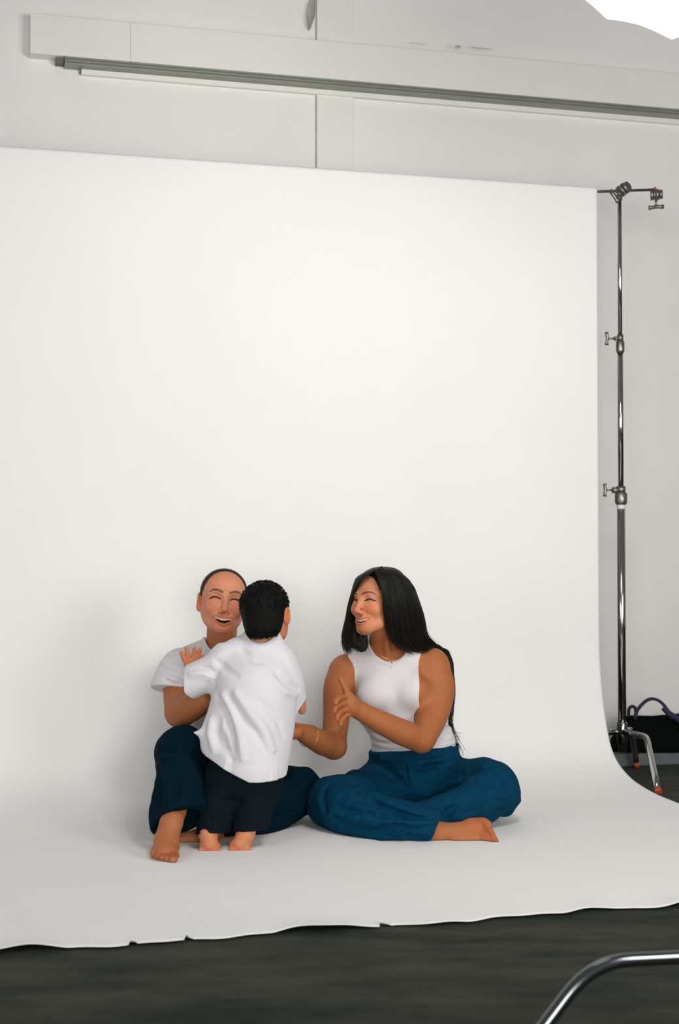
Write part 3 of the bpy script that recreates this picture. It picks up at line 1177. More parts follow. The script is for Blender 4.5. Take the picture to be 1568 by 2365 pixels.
def r_body(F):
    r_upper(F)
    HR.build(F, True, mouth=.85)
    # arm on the image's left
    F.chain([W(797, 1555, 4.895), W(783, 1590, 4.88), W(778, 1640, 4.86), W(773, 1700, 4.82), W(771, 1724, 4.79)],
            [.058, .054, .047, .041, .040], .03)
    F.chain([W(771, 1724, 4.79), W(745, 1716, 4.73), W(715, 1700, 4.66), W(694, 1690, 4.61)], [.040, .041, .035, .0275], .02)
    F.ell(W(676, 1688, 4.57), (.036, .040, .028), k=.015)
    # arm on the image's right
    F.chain([W(1000, 1545, 4.905), W(1010, 1590, 4.88), W(1001, 1645, 4.82), W(983, 1692, 4.745), W(973, 1709, 4.72)],
            [.058, .060, .054, .045, .040], .03)
    F.chain([W(973, 1709, 4.72), W(930, 1692, 4.67), W(880, 1668, 4.62), W(834, 1643, 4.58)], [.040, .043, .037, .029], .02)
    # legs under the jeans
    F.chain([W(900, 1820, 4.94), W(830, 1848, 4.81), W(768, 1852, 4.63)], [.070, .058, .046], .02)
    F.chain([W(766, 1850, 4.62), W(860, 1892, 4.49), W(1000, 1922, 4.42)], [.046, .042, .032], .01)
    F.chain([W(1010, 1812, 4.94), W(1085, 1818, 4.83), W(1146, 1818, 4.69)], [.070, .058, .048], .02)
    F.chain([W(1146, 1818, 4.68), W(1050, 1872, 4.57), W(940, 1900, 4.55)], [.048, .042, .032], .01)
    r_foot(F)
    r_hands(F)
    F.half((0, 0, .0065), (0, 0, -1))


def r_foot(F):
    # foot lying on its outer edge, sole half turned to the camera, toes to the right
    F.chain([W(980, 1922, 4.42), W(1012, 1924, 4.42)], [.033, .031], .012)
    F.chain([W(1012, 1923, 4.42), W(1050, 1920, 4.42), W(1085, 1916, 4.42), W(1104, 1914, 4.42)], [.030, .0275, .029, .026], .015)
    F.chain([W(1050, 1938, 4.40), W(1105, 1938, 4.40)], [.015, .013], .012)
    F.chain([W(1086, 1905, 4.43), W(1106, 1902, 4.425)], [.020, .018], .012)
    # toes
    F.chain([W(1106, 1901, 4.42), W(1117, 1898, 4.41), W(1127, 1904, 4.40)], [.0155, .0130, .0120], .005)
    F.chain([W(1112, 1911, 4.41), W(1126, 1912, 4.395), W(1133, 1918, 4.385)], [.0105, .0090, .0088], .0025)
    F.chain([W(1113, 1919, 4.405), W(1130, 1921, 4.39), W(1138, 1927, 4.38)], [.0100, .0086, .0084], .0025)
    F.chain([W(1113, 1927, 4.40), W(1133, 1930, 4.385), W(1142, 1935, 4.376)], [.0095, .0082, .0080], .0025)
    F.chain([W(1112, 1935, 4.395), W(1134, 1938, 4.38), W(1146, 1942, 4.372)], [.0095, .0080, .0082], .0025)


def r_hands(F):
    # gesturing hand in front of her chest
    F.chain([W(834, 1643, 4.58), W(818, 1634, 4.565)], [.027, .028], .012)
    F.ell(W(806, 1624, 4.555), (.026, .036, .040), rot(0, 0, 25), k=.016)
    F.chain([W(815, 1618, 4.545), W(802, 1600, 4.53), W(794, 1583, 4.525), W(786, 1568, 4.525)], [.016, .0115, .0095, .0080], .008)
    F.chain([W(800, 1612, 4.535), W(788, 1610, 4.50), W(779, 1616, 4.478), W(775, 1624, 4.47)], [.011, .0095, .0088, .0075], .005)
    F.chain([W(799, 1625, 4.53), W(784, 1627, 4.495), W(775, 1634, 4.478), W(773, 1643, 4.475)], [.011, .0095, .0088, .0075], .005)
    F.chain([W(802, 1638, 4.535), W(787, 1642, 4.51), W(779, 1652, 4.495), W(779, 1661, 4.49)], [.011, .0092, .0085, .0075], .005)
    F.chain([W(806, 1648, 4.545), W(794, 1656, 4.525), W(787, 1666, 4.515), W(787, 1673, 4.51)], [.010, .0085, .0078, .007], .005)
    # hand resting on the child's side
    F.chain([W(668, 1676, 4.56), W(650, 1668, 4.54), W(640, 1664, 4.53)], [.012, .010, .008], .006)
    for i in range(4):
        F.chain([W(668, 1682 + 7 * i, 4.555), W(645, 1680 + 8 * i, 4.53), W(630, 1682 + 8 * i, 4.515)], [.0105, .009, .0078], .005)


hb = (HR.o - [.115, .135, .155], HR.o + [.115, .135, .13])
fb = (W(985, 1975, 4.3), W(1160, 1870, 4.5))
gb = (W(765, 1690, 4.45), W(850, 1555, 4.65))
V, Q = multi_mesh(r_body, W(620, 2010, 4.25) - [.03, 0, .02], W(1230, 1285, 5.10) + [0.02, 0, 0.05], .0048,
                  [(hb[0], hb[1], .0017), (np.minimum(*fb), np.maximum(*fb), .0020), (np.minimum(*gb), np.maximum(*gb), .0022)])
col = HR.colour(V, SK_R)
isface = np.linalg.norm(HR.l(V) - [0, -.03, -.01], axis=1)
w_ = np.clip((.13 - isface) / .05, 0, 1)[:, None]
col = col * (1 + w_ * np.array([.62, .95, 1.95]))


def blot(V, col, c, r, tint, a=1.0):
    d = np.linalg.norm((V - c) / r, axis=1)
    k = np.clip(1.4 - d, 0, 1)[:, None] * a
    return col * (1 - k) + np.asarray(tint) * k


for (px, py, Y, r) in ((1110, 1898, 4.40, .02), (1130, 1918, 4.38, .018), (1143, 1938, 4.36, .02)):
    col = blot(V, col, W(px, py, Y), r, SK_R * [1.1, .75, .7], .6)
for i in range(4):
    col = blot(V, col, W(775 + 4 * i, 1630 + 11 * i, 4.48), .014, SK_R * [1.1, .75, .75], .6)
# small tattoos
for (px, py, Y) in ((788, 1660, 4.80), (792, 1668, 4.80), (786, 1676, 4.785), (790, 1684, 4.78), (785, 1690, 4.77), (794, 1655, 4.81),
                    (955, 1640, 4.77), (962, 1650, 4.75), (949, 1648, 4.755)):
    col = blot(V, col, W(px, py, Y), np.array([.004, .05, .006]), (.04, .04, .035), .55)
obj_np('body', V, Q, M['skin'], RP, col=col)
HR.teeth(RP)


def r_tank(F):
    r_upper(F)
    F.a -= .0075
    # neckline, arm holes
    F.cut2([W(898, 1478, 4.84), W(900, 1482, 4.84), W(906, 1380, 4.84)], [.066, .066, .066], 4.6, 5.1)
    F.cut2([W(752, 1470, 4.9), W(760, 1560, 4.9), W(748, 1640, 4.9)], [.068, .070, .070], 4.6, 5.1)
    F.cut2([W(1056, 1455, 4.9), W(1036, 1540, 4.9), W(1034, 1604, 4.9)], [.096, .106, .106], 4.6, 5.1)
    F.half(W(955, 1762, 4.9), (0, 0, -1))
    # ribbed bands and soft folds at the waist
    F.fold([(860, 1492), (870, 1514), (888, 1530), (904, 1534), (922, 1530), (940, 1513), (950, 1496)], .0028, .001, .003, 'u', False)
    F.fold([(816, 1512), (818, 1540), (818, 1570), (816, 1600)], .0028, .001, .003, 'u', False)
    F.fold([(985, 1500), (968, 1530), (956, 1560), (954, 1600)], .0028, .001, .003, 'u', False)
    for a in ([(1005, 1700), (1030, 1690), (1050, 1672)], [(1000, 1718), (1030, 1708), (1055, 1695)], [(860, 1716), (900, 1724), (940, 1722)],
              [(985, 1738), (1020, 1724), (1058, 1712)], [(850, 1690), (880, 1706), (915, 1712)]):
        F.fold(a, .006, .002, .012)
    n = sinoise(.03, 6, 4)
    F.disp(lambda x, y, z: .0012 * n(x, y, z))


F = Field(W(740, 1790, 4.72) - [0, 0, .02], W(1090, 1470, 5.08) + [0, 0, .03], .0032)
r_tank(F)
V, Q = F.mesh()
obj_np('tank_top', relax(V, Q, 1), Q, M['tank'], RP)


def r_jeans(F):
    # lower leg and hem of the leg that ends in the visible foot
    F.chain([W(764, 1853, 4.62), W(820, 1880, 4.50), W(905, 1897, 4.435), W(985, 1905, 4.42), W(1050, 1915, 4.42)], [.079, .077, .070, .058, .052], 0)
    F.chain([W(850, 1905, 4.46), W(960, 1928, 4.41)], [.045, .028], .02)
    hp = W(1000, 1918, 4.42)
    F.half(hp, W(1040, 1935, 4.42) - W(1000, 1912, 4.42) + np.array([0, 0, .004]), hp - [.10, .25, .2], hp + [.3, .25, .2])
    F.chain([W(1040, 1921, 4.415), W(992, 1920, 4.42)], [.038, .030], .002, 's')
    # the other lower leg behind it
    F.chain([W(1143, 1822, 4.67), W(1093, 1862, 4.585), W(1010, 1888, 4.54), W(950, 1896, 4.53)], [.084, .076, .066, .058], .006)
    F.chain([W(1162, 1846, 4.68), W(1170, 1868, 4.67)], [.045, .026], .03)
    # thighs, seat and waist
    F.chain([W(900, 1812, 4.94), W(832, 1842, 4.80), W(766, 1850, 4.62)], [.104, .091, .078], .012)
    F.chain([W(1010, 1800, 4.94), W(1086, 1812, 4.82), W(1144, 1816, 4.68)], [.106, .094, .085], .012)
    F.ell(W(957, 1802, 4.94), (.172, .128, .108), k=.012)
    F.ell(W(956, 1735, 4.915), (.160, .122, .10), k=.03)
    a, b = W(850, 1743, 4.83), W(1060, 1722, 4.83)
    n = np.cross(b - a, [0, 1, 0])
    n = n if n[2] > 0 else -n
    F.half(a, n, W(800, 1900, 4.6), W(1120, 1600, 5.2))
    F.half((0, 0, .0062), (0, 0, -1))
    G = lambda p, r=.005, k=.012: F.fold(p, r * 2.3, -.001, k * 1.2, 's')
    Rg = lambda p, r=.008, k=.016: F.fold(p, r * 1.3, -.006, k * 1.3, 'u')
    # waistband, fly, pocket
    F.fold([(853, 1762), (900, 1764), (950, 1760), (1000, 1752), (1062, 1744)], .0038, .000, .004, 's', False)
    F.fold([(944, 1764), (946, 1785), (952, 1805), (964, 1822)], .0040, .000, .004, 'u', False)
    F.fold([(938, 1764), (938, 1790), (946, 1815)], .0034, .000, .004, 's', False)
    for x in (880, 1010):
        F.fold([(x, 1742), (x, 1760)], .004, .0005, .002, 'u', False)
    # folds
    G([(1045, 1868), (1095, 1848), (1150, 1822)], .007)
    G([(1035, 1902), (1032, 1880), (1045, 1868)], .007)
    Rg([(1060, 1890), (1110, 1870), (1165, 1835)])
    G([(1095, 1908), (1140, 1890), (1190, 1860)], .006)
    G([(1065, 1782), (1020, 1792), (985, 1808)], .006)
    Rg([(1085, 1800), (1030, 1812), (985, 1835)])
    G([(1120, 1775), (1090, 1782), (1060, 1800)], .005)
    Rg([(800, 1818), (840, 1826), (880, 1842)], .007)
    Rg([(890, 1852), (930, 1868), (985, 1884)], .007)
    G([(880, 1775), (905, 1790), (935, 1812)], .005)
    G([(790, 1835), (835, 1846), (890, 1866), (940, 1880)], .006)
    G([(780, 1868), (850, 1882), (920, 1888), (985, 1893)], .006)
    Rg([(800, 1885), (870, 1895), (950, 1900), (1010, 1898)], .008)
    G([(770, 1890), (820, 1915), (870, 1922), (930, 1912)], .005)
    Rg([(880, 1935), (930, 1925), (985, 1925)], .006)
    G([(945, 1938), (953, 1928), (962, 1922)], .003)
    G([(760, 1810), (745, 1840), (752, 1875)], .004)
    G([(985, 1772), (1020, 1768), (1050, 1760)], .004)
    G([(970, 1790), (1010, 1782), (1055, 1775)], .004)
    n = sinoise(.05, 7, 8)
    n2 = sinoise(.016, 7, 9, (1, 1, 2))
    n3 = sinoise(.055, 5, 12, (.7, .7, 1.5))
    F.disp(lambda x, y, z: .003 * n(x, y, z) + .019 * (np.abs(n3(x, y, z)) - .2) + .0012 * n2(x, y, z))
    F.half((0, 0, .0062), (0, 0, -1))


F = Field(W(725, 2010, 4.2) - [.05, 0, 0], W(1210, 1700, 5.12) + [.03, 0, .0], .0030)
r_jeans(F)
V, Q = F.mesh()
obj_np('jeans', relax(V, Q, 1), Q, M['denim'], RP)


# hair
def r_hair(F):
    HR.ell(F, (0, .016, .036), (.083, .098, .082), 0)
    HR.ell(F, (.008, -.106, .002), (.060, .086, .100), .006, 's')
    F.chain([W(905, 1345, 4.78), W(928, 1390, 4.80), W(938, 1440, 4.84), W(955, 1482, 4.90), W(985, 1500, 4.95)], [.045, .055, .056, .044, .03], .03)
    F.chain([W(915, 1400, 4.76), W(920, 1450, 4.79), W(938, 1486, 4.84)], [.020, .022, .016], .02)
    F.chain([W(832, 1345, 4.80), W(815, 1395, 4.83), W(812, 1445, 4.85), W(818, 1488, 4.86)], [.018, .016, .019, .014], .02)
    F.chain([W(842, 1430, 4.90), W(845, 1470, 4.89), W(838, 1496, 4.88)], [.036, .036, .020], .02)
    F.chain([W(895, 1380, 4.90), W(905, 1470, 4.98), W(920, 1560, 5.01), W(960, 1640, 5.02)], [.07, .06, .045, .02], .03)
    F.chain([W(975, 1492, 4.94), W(1012, 1500, 4.975), W(1036, 1520, 5.0), W(1044, 1590, 5.005), W(1042, 1650, 4.99)], [.020, .014, .012, .010, .006], .015)
    c = HR.o

    def groove(x, y, z):
        a = np.arctan2(x - c[0], y - c[1])
        return np.clip((c[2] + .075 - z) / .06, 0, 1) * (.0012 * np.sin(a * 70 + 14 * np.sin(z * 16)) + .0008 * np.sin(a * 131 + 3 + 9 * np.sin(z * 23)))
    F.disp(groove)


F = Field(W(775, 1720, 4.62), W(1070, 1295, 5.08), .0028)
r_hair(F)
base = F.mesh()


HF = Field(HR.o - [.11, .13, .12], HR.o + [.11, .13, .12], .004)
HR.build(HF, True)


def on_hair(g, pad=.004):
    out = []
    for p in g:
        q = F.hit(p[0], p[1])
        q2 = HF.hit(p[0], p[1])
        if q is None or (q2 is not None and q2[1] < q[1]):
            q = q2
        w = W(*p)
        out.append(q - [0, pad, 0] if q is not None and q[1] < w[1] + .012 and q[1] > w[1] - .05 else w)
    return out


g_right = [on_hair(g) for g in (
    [(866, 1319, 4.72), (873, 1335, 4.70), (883, 1360, 4.69), (889, 1410, 4.70), (894, 1455, 4.75), (908, 1490, 4.81)],
    [(872, 1318, 4.735), (886, 1345, 4.70), (893, 1400, 4.70), (898, 1450, 4.74), (918, 1485, 4.79), (955, 1508, 4.83)],
    [(874, 1315, 4.75), (904, 1338, 4.715), (915, 1395, 4.705), (922, 1450, 4.74), (945, 1490, 4.81), (985, 1506, 4.87)],
    [(876, 1313, 4.77), (922, 1332, 4.745), (940, 1390, 4.735), (948, 1450, 4.77), (968, 1490, 4.85), (1012, 1502, 4.93)],
    [(879, 1311, 4.80), (938, 1335, 4.79), (962, 1400, 4.785), (970, 1455, 4.81), (988, 1488, 4.90), (1034, 1506, 4.965)],
    [(882, 1311, 4.84), (943, 1342, 4.85), (972, 1410, 4.85), (982, 1462, 4.88), (1000, 1488, 4.95), (1046, 1530, 5.0)],
    [(882, 1313, 4.88), (935, 1348, 4.93), (968, 1420, 4.94), (978, 1470, 4.96), (1000, 1500, 5.0), (1046, 1580, 5.02)])]
g_left = [on_hair(g, .003) for g in (
    [(866, 1318, 4.735), (847, 1328, 4.72), (829, 1346, 4.72), (816, 1378, 4.76), (815, 1430, 4.80), (812, 1512, 4.83)],
    [(867, 1317, 4.75), (834, 1333, 4.755), (814, 1375, 4.79), (803, 1430, 4.82), (795, 1475, 4.84), (800, 1510, 4.83)],
    [(867, 1317, 4.78), (830, 1337, 4.80), (808, 1385, 4.83), (799, 1435, 4.85), (793, 1480, 4.85), (806, 1513, 4.84)],
    [(868, 1316, 4.82), (832, 1345, 4.86), (815, 1400, 4.885), (815, 1450, 4.885), (820, 1485, 4.87), (835, 1505, 4.86)])]
g_tail = [[W(*p) for p in g] for g in (
    [(1030, 1505, 4.985), (1046, 1560, 5.01), (1050, 1610, 5.01), (1041, 1655, 5.0), (1046, 1690, 4.99), (1076, 1700, 4.98)],
    [(1034, 1515, 4.99), (1048, 1570, 5.01), (1046, 1620, 5.01), (1038, 1660, 5.0), (1048, 1700, 4.99), (1056, 1712, 4.98)],
    [(1034, 1515, 4.99), (1048, 1580, 5.01), (1044, 1640, 5.01), (1042, 1690, 5.0), (1060, 1730, 4.99), (1070, 1758, 4.98)])]
hair = [base, strands(g_right, 1000, .0014, 1, jit=.0032), strands(g_left, 420, .0012, 2, jit=.0025), strands(g_tail, 46, .0011, 3, jit=.003, spread=2.0)]
V, Q = merge_np(hair)
obj_np('hair', V, Q, M['hair'], RP)

# jewellery
def ring_geo(c, n, r, th, seg=40, ry=1.0):
    n = np.asarray(n, float) / np.linalg.norm(n)
    a = np.cross(n, [0, 0, 1.0])
    a /= np.linalg.norm(a)
    b = np.cross(n, a)
    p = [np.asarray(c) + (a * math.cos(t) + b * ry * math.sin(t)) * r for t in np.linspace(0, 2 * math.pi, seg + 1)]
    return tube_geo(p, th, 6, caps=False)


g = ring_geo(W(712, 1699, 4.655), W(730, 1709, 4.70) - W(694, 1690, 4.61), .0365, .0011)
obj_np('bracelet', g[0], g[1], M['gold'], RP)
g = tube_geo(catmull([W(868, 1497, 4.815), W(880, 1514, 4.795), W(896, 1523, 4.79), (W(906, 1526, 4.788)), W(920, 1518, 4.80), W(938, 1498, 4.835)], 24), .0008, 6)
g2 = tube_geo([W(906, 1524, 4.787), W(904.5, 1532, 4.787)], [.0018, .0028], 8)
g = join_geo([g, g2])
obj_np('necklace', g[0], g[1], M['gold'], RP)
ge = ring_geo(HR.w((.0785, -.002, -.044)), HR.R @ np.array([1, .3, 0]), .006, .0012, 20)
obj_np('earring', ge[0], ge[1], M['gold'], RP)

# ------------------------------------------------------------------ woman in the T-shirt
SK_L = np.array(s2l((168, 104, 66)))
LP = empty('person', (*W(520, 1875, 4.85)[:2], 0.006), 'laughing person in white T-shirt and dark jeans hugging the child, hair slicked back', 'person')
HL = Head(W(515, 1390, 4.66), rot(9, 9, -7))


def l_torso(F, g=0.0):
    F.ell(W(520, 1812, 4.86), (.155 + g, .115 + g, .095 + g), k=0)
    F.ell(W(515, 1725, 4.85), (.130 + g, .095 + g, .12 + g), k=.04)
    F.ell(W(508, 1615, 4.82), (.140 + g, .100 + g, .135 + g), k=.05)
    F.chain([W(418, 1545, 4.80), W(460, 1528, 4.80), W(510, 1520, 4.79), W(560, 1530, 4.82), W(605, 1552, 4.84)],
            [.046 + g, .044 + g, .046 + g, .044 + g, .046 + g], .05)
    F.chain([W(511, 1498, 4.77), W(465, 1512, 4.79), W(420, 1540, 4.80)], [.028 + g, .024 + g, .032 + g], .04)
    F.chain([W(511, 1498, 4.77), W(560, 1520, 4.80), W(604, 1548, 4.84)], [.028 + g, .024 + g, .032 + g], .04)


def l_upper(F):
    l_torso(F)
    F.chain([W(512, 1540, 4.79), W(512, 1490, 4.74), W(513, 1435, 4.70)], [.062, .050, .050], .03)


def l_body(F):
    l_upper(F)
    HL.build(F, True, mouth=1.15, jaw=.95)
    # hugging arm
    F.chain([W(418, 1548, 4.80), W(414, 1590, 4.74), W(414, 1625, 4.67), W(416, 1646, 4.63)], [.056, .054, .050, .046], .03)
    F.chain([W(416, 1646, 4.63), W(440, 1634, 4.58), W(475, 1612, 4.54), W(515, 1590, 4.535)], [.046, .047, .041, .031], .02)
    F.ell(W(530, 1584, 4.535), (.034, .030, .030), k=.012)
    for i in range(4):
        F.chain([W(534, 1572 + 8 * i, 4.53), W(552, 1572 + 9 * i, 4.53), W(566, 1576 + 9 * i, 4.53)], [.010, .009, .0078], .005)
    # far arm, round the child's waist
    F.chain([W(604, 1555, 4.84), W(618, 1620, 4.76), W(612, 1670, 4.66)], [.054, .050, .043], .03)
    F.chain([W(612, 1670, 4.66), W(590, 1660, 4.57), W(560, 1650, 4.545)], [.043, .038, .028], .02)
    F.ell(W(548, 1648, 4.545), (.034, .028, .032), k=.012)
    # legs
    F.chain([W(455, 1820, 4.86), W(430, 1780, 4.66), W(418, 1742, 4.47)], [.085, .070, .055], .03)
    F.chain([W(418, 1742, 4.47), W(412, 1800, 4.40), W(408, 1862, 4.30), W(394, 1905, 4.23)], [.052, .044, .034, .031], .012)
    F.chain([W(575, 1825, 4.87), W(640, 1832, 4.78), W(688, 1830, 4.70)], [.080, .062, .048], .03)
    F.chain([W(688, 1830, 4.70), W(590, 1892, 4.52), W(490, 1926, 4.42)], [.048, .042, .030], .01)
    F.chain([W(490, 1928, 4.40), W(455, 1935, 4.39), W(425, 1940, 4.38)], [.030, .026, .024], .01)
    l_foot(F)
    F.half((0, 0, .0065), (0, 0, -1))


def l_foot(F):
    # bare foot planted towards the camera
    F.chain([W(396, 1898, 4.235), W(390, 1920, 4.215), W(385, 1945, 4.195)], [.032, .031, .034], .015)
    F.chain([W(385, 1940, 4.215), W(380, 1962, 4.16), W(377, 1972, 4.135)], [.034, .031, .026], .02)
    F.chain([W(364, 1970, 4.15), W(396, 1976, 4.145)], [.021, .023], .018)
    F.chain([W(392, 1962, 4.25), W(391, 1950, 4.25)], [.030, .028], .02)
    F.chain([W(397, 1974, 4.14), W(400, 1982, 4.105), W(400, 1986, 4.088)], [.015, .0135, .0125], .006)
    for i, (x, y, Y) in enumerate(((385, 1982, 4.095), (374, 1979, 4.10), (364, 1975, 4.11), (354, 1970, 4.125))):
        F.chain([W(388 - 9 * i, 1970 - 1.5 * i, 4.145), W(x + 1, y - 3, Y + .015), W(x, y + 1, Y)], [.011, .0098 - .0004 * i, .0088 - .0004 * i], .004)


hb = (HL.o - [.115, .135, .165], HL.o + [.115, .135, .13])
ff = (W(330, 2020, 4.05), W(425, 1885, 4.3))
V, Q = multi_mesh(l_body, W(340, 2035, 4.03) - [.10, 0, 0], W(760, 1290, 5.02) + [.02, 0, .02], .0052,
                  [(hb[0], hb[1], .0017), (np.minimum(*ff), np.maximum(*ff), .0024)])
col = HL.colour(V, SK_L, warm=1.2)
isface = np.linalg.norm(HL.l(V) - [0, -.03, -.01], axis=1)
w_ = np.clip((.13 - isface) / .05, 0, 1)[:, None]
col = col * (1 + w_ * np.array([.66, .92, 1.7]))  # face made lighter and pinker; part of the lightness is light put in colour
for x in (352, 364, 376, 388, 401):
    col = blot(V, col, W(x, 1976, 4.10), .016, SK_L * [1.05, .72, .68], .7)
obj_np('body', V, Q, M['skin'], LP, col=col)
HL.teeth(LP)


def l_shirt(F):
    # sleeve, loose round the upper arm
    F.chain([W(425, 1545, 4.80), W(412, 1562, 4.77), W(402, 1590, 4.735)], [.053, .062, .066], 0)
    pe = W(402, 1586, 4.74)
    F.half(pe, (-.12, -.30, -1.0))
    F.chain([W(412, 1572, 4.765), W(400, 1612, 4.715)], [.046, .056], .002, 's')
    G_ = F.a.copy()
    F.a[:] = 1.0
    l_upper(F)
    F.chain([W(604, 1552, 4.84), W(616, 1600, 4.79)], [.053, .057], .03)
    F.chain([W(440, 1690, 4.90), W(382, 1752, 4.87)], [.05, .022], .03)
    F.comb((slice(None),) * 3, G_, .03, 'u')
    F.a -= .013
    # neck
    F.cut2([W(510, 1468, 4.7), W(511, 1440, 4.7), W(512, 1390, 4.7)], [.054, .076, .08], 4.5, 5.1)
    F.fold([(470, 1486), (482, 1500), (500, 1512)], .0035, .001, .003, 'u', False)
    F.half((0, 0, .12), (0, 0, -1))
    for a in ([(385, 1508), (410, 1520), (430, 1528)], [(372, 1530), (400, 1545), (420, 1556)], [(380, 1560), (400, 1570), (415, 1572)]):
        F.fold(a, .006, .002, .012)
        F.fold([(x, y + 9) for x, y in a], .005, .001, .010, 's')
    n = sinoise(.03, 6, 14)
    F.disp(lambda x, y, z: .002 * n(x, y, z))


F = Field(W(335, 1850, 4.62) - [.05, 0, 0], W(690, 1470, 5.02) + [0, 0, .03], .0034)
l_shirt(F)
V, Q = F.mesh()
obj_np('t_shirt', relax(V, Q, 1), Q, M['shirt'], LP)


def l_jeans(F):
    # raised leg with its wide open hem
    F.chain([W(420, 1742, 4.47), W(415, 1800, 4.39), W(418, 1860, 4.32), W(426, 1935, 4.235)], [.086, .080, .080, .082], 0)
    F.chain([W(395, 1850, 4.36), W(398, 1895, 4.30)], [.062, .062], .02)
    F.chain([W(388, 1885, 4.32), W(392, 1930, 4.26)], [.052, .046], .02)
    hp = W(421, 1888, 4.28)
    F.half(hp, (.30, -.58, -.75), hp - [.14, .22, .2], hp + [.13, .22, .10])
    F.chain([W(421, 1880, 4.305), W(427, 1935, 4.235)], [.050, .070], .002, 's')
    F.chain([W(400, 1900, 4.30), W(398, 1945, 4.24)], [.036, .042], .004, 's')
    F.chain([W(455, 1815, 4.87), W(432, 1772, 4.68), W(420, 1742, 4.48)], [.108, .096, .086], .02)
    # leg folded to the right
    F.chain([W(690, 1829, 4.70), W(640, 1868, 4.60), W(590, 1892, 4.52), W(520, 1905, 4.46)], [.074, .068, .064, .06], .008)
    F.chain([W(575, 1815, 4.87), W(640, 1828, 4.78), W(690, 1827, 4.705)], [.106, .088, .080], .014)
    F.ell(W(520, 1812, 4.87), (.178, .135, .112), k=.02)
    F.ell(W(517, 1740, 4.86), (.155, .118, .09), k=.03)
    F.half(W(500, 1738, 4.8), (0, 0, 1), W(300, 1900, 4.80), W(760, 1600, 5.2))
    F.half((0, 0, .0062), (0, 0, -1))
    G = lambda p, r=.006, k=.018: F.fold(p, r * 1.8, -.001, k, 's')
    Rg = lambda p, r=.009, k=.022: F.fold(p, r * 1.2, -.004, k, 'u')
    G([(368, 1735), (390, 1728), (430, 1730)])
    Rg([(372, 1750), (400, 1748), (440, 1752)])
    G([(362, 1775), (372, 1820), (370, 1860)], .005)
    Rg([(385, 1790), (392, 1830), (385, 1865)])
    G([(400, 1790), (410, 1825), (405, 1850)], .005)
    G([(440, 1690), (420, 1705), (390, 1715)], .005)
    G([(655, 1795), (690, 1800), (720, 1815)], .004)
    G([(620, 1890), (660, 1870), (700, 1850)], .006)
    Rg([(610, 1905), (650, 1890), (690, 1870)], .006)
    F.fold([(362, 1750), (358, 1790), (360, 1840), (364, 1875)], .0025, .001, .003, 'u', False)
    n = sinoise(.05, 7, 18)
    n2 = sinoise(.016, 7, 19, (1, 1, 2))
    n3 = sinoise(.055, 5, 13, (.7, .7, 1.5))
    F.disp(lambda x, y, z: .003 * n(x, y, z) + .015 * (np.abs(n3(x, y, z)) - .2) + .0012 * n2(x, y, z))
    F.half((0, 0, .0062), (0, 0, -1))


F = Field(W(340, 2030, 4.12) - [.08, 0, 0], W(760, 1660, 5.05) + [.02, 0, .12], .0038)
l_jeans(F)
V, Q = F.mesh()
obj_np('jeans', relax(V, Q, 1), Q, M['denim_dark'], LP)


def l_hair(F):
    HL.ell(F, (0, .015, .034), (.0775, .0955, .0775), 0)
    HL.ell(F, (0, .112, .045), (.030, .028, .030), .012)
    n = HL.R @ np.array([0, -1.0, -.12])
    F.half(HL.w((0, -.034, .09)), n)
    HL.ell(F, (0, -.068, .035), (.070, .060, .070), .006, 's')
    for x in (-1, 1):
        HL.ell(F, (x * .085, .010, -.022), (.022, .030, .036), .006, 's')
    F.half(HL.w((0, .05, -.045)), HL.R @ np.array([0, 0.1, -1.0]))


F = Field(HL.o - [.12, .14, .15], HL.o + [.12, .17, .15], .002)
l_hair(F)
V, Q = F.mesh()
obj_np('hair', relax(V, Q, 1), Q, M['hair_brown'], LP)

# ------------------------------------------------------------------ child seen from behind
SK_C = np.array(s2l((196, 128, 92)))
CP = empty('person', (*W(520, 1966, 4.22)[:2], 0.006), 'small child with short black hair and white T-shirt, back turned, standing on tiptoe', 'person')
HC = Head(W(615, 1419, 4.43), rot(166, 2, 5), .91)


def c_torso(F, g=0.0):
    F.ell(W(560, 1795, 4.37), (.100 + g, .085 + g, .075 + g), k=0)
    F.ell(W(575, 1700, 4.39), (.096 + g, .078 + g, .10 + g), k=.04)
    F.ell(W(588, 1600, 4.41), (.104 + g, .080 + g, .11 + g), k=.05)
    F.chain([W(528, 1522, 4.42), W(560, 1504, 4.42), W(603, 1500, 4.42), W(632, 1510, 4.42), W(648, 1533, 4.42)],
            [.036 + g, .036 + g, .038 + g, .036 + g, .036 + g], .04)


def c_upper(F):
    c_torso(F)
    F.chain([W(603, 1510, 4.43), W(606, 1470, 4.43), W(610, 1430, 4.43)], [.050, .042, .045], .02)


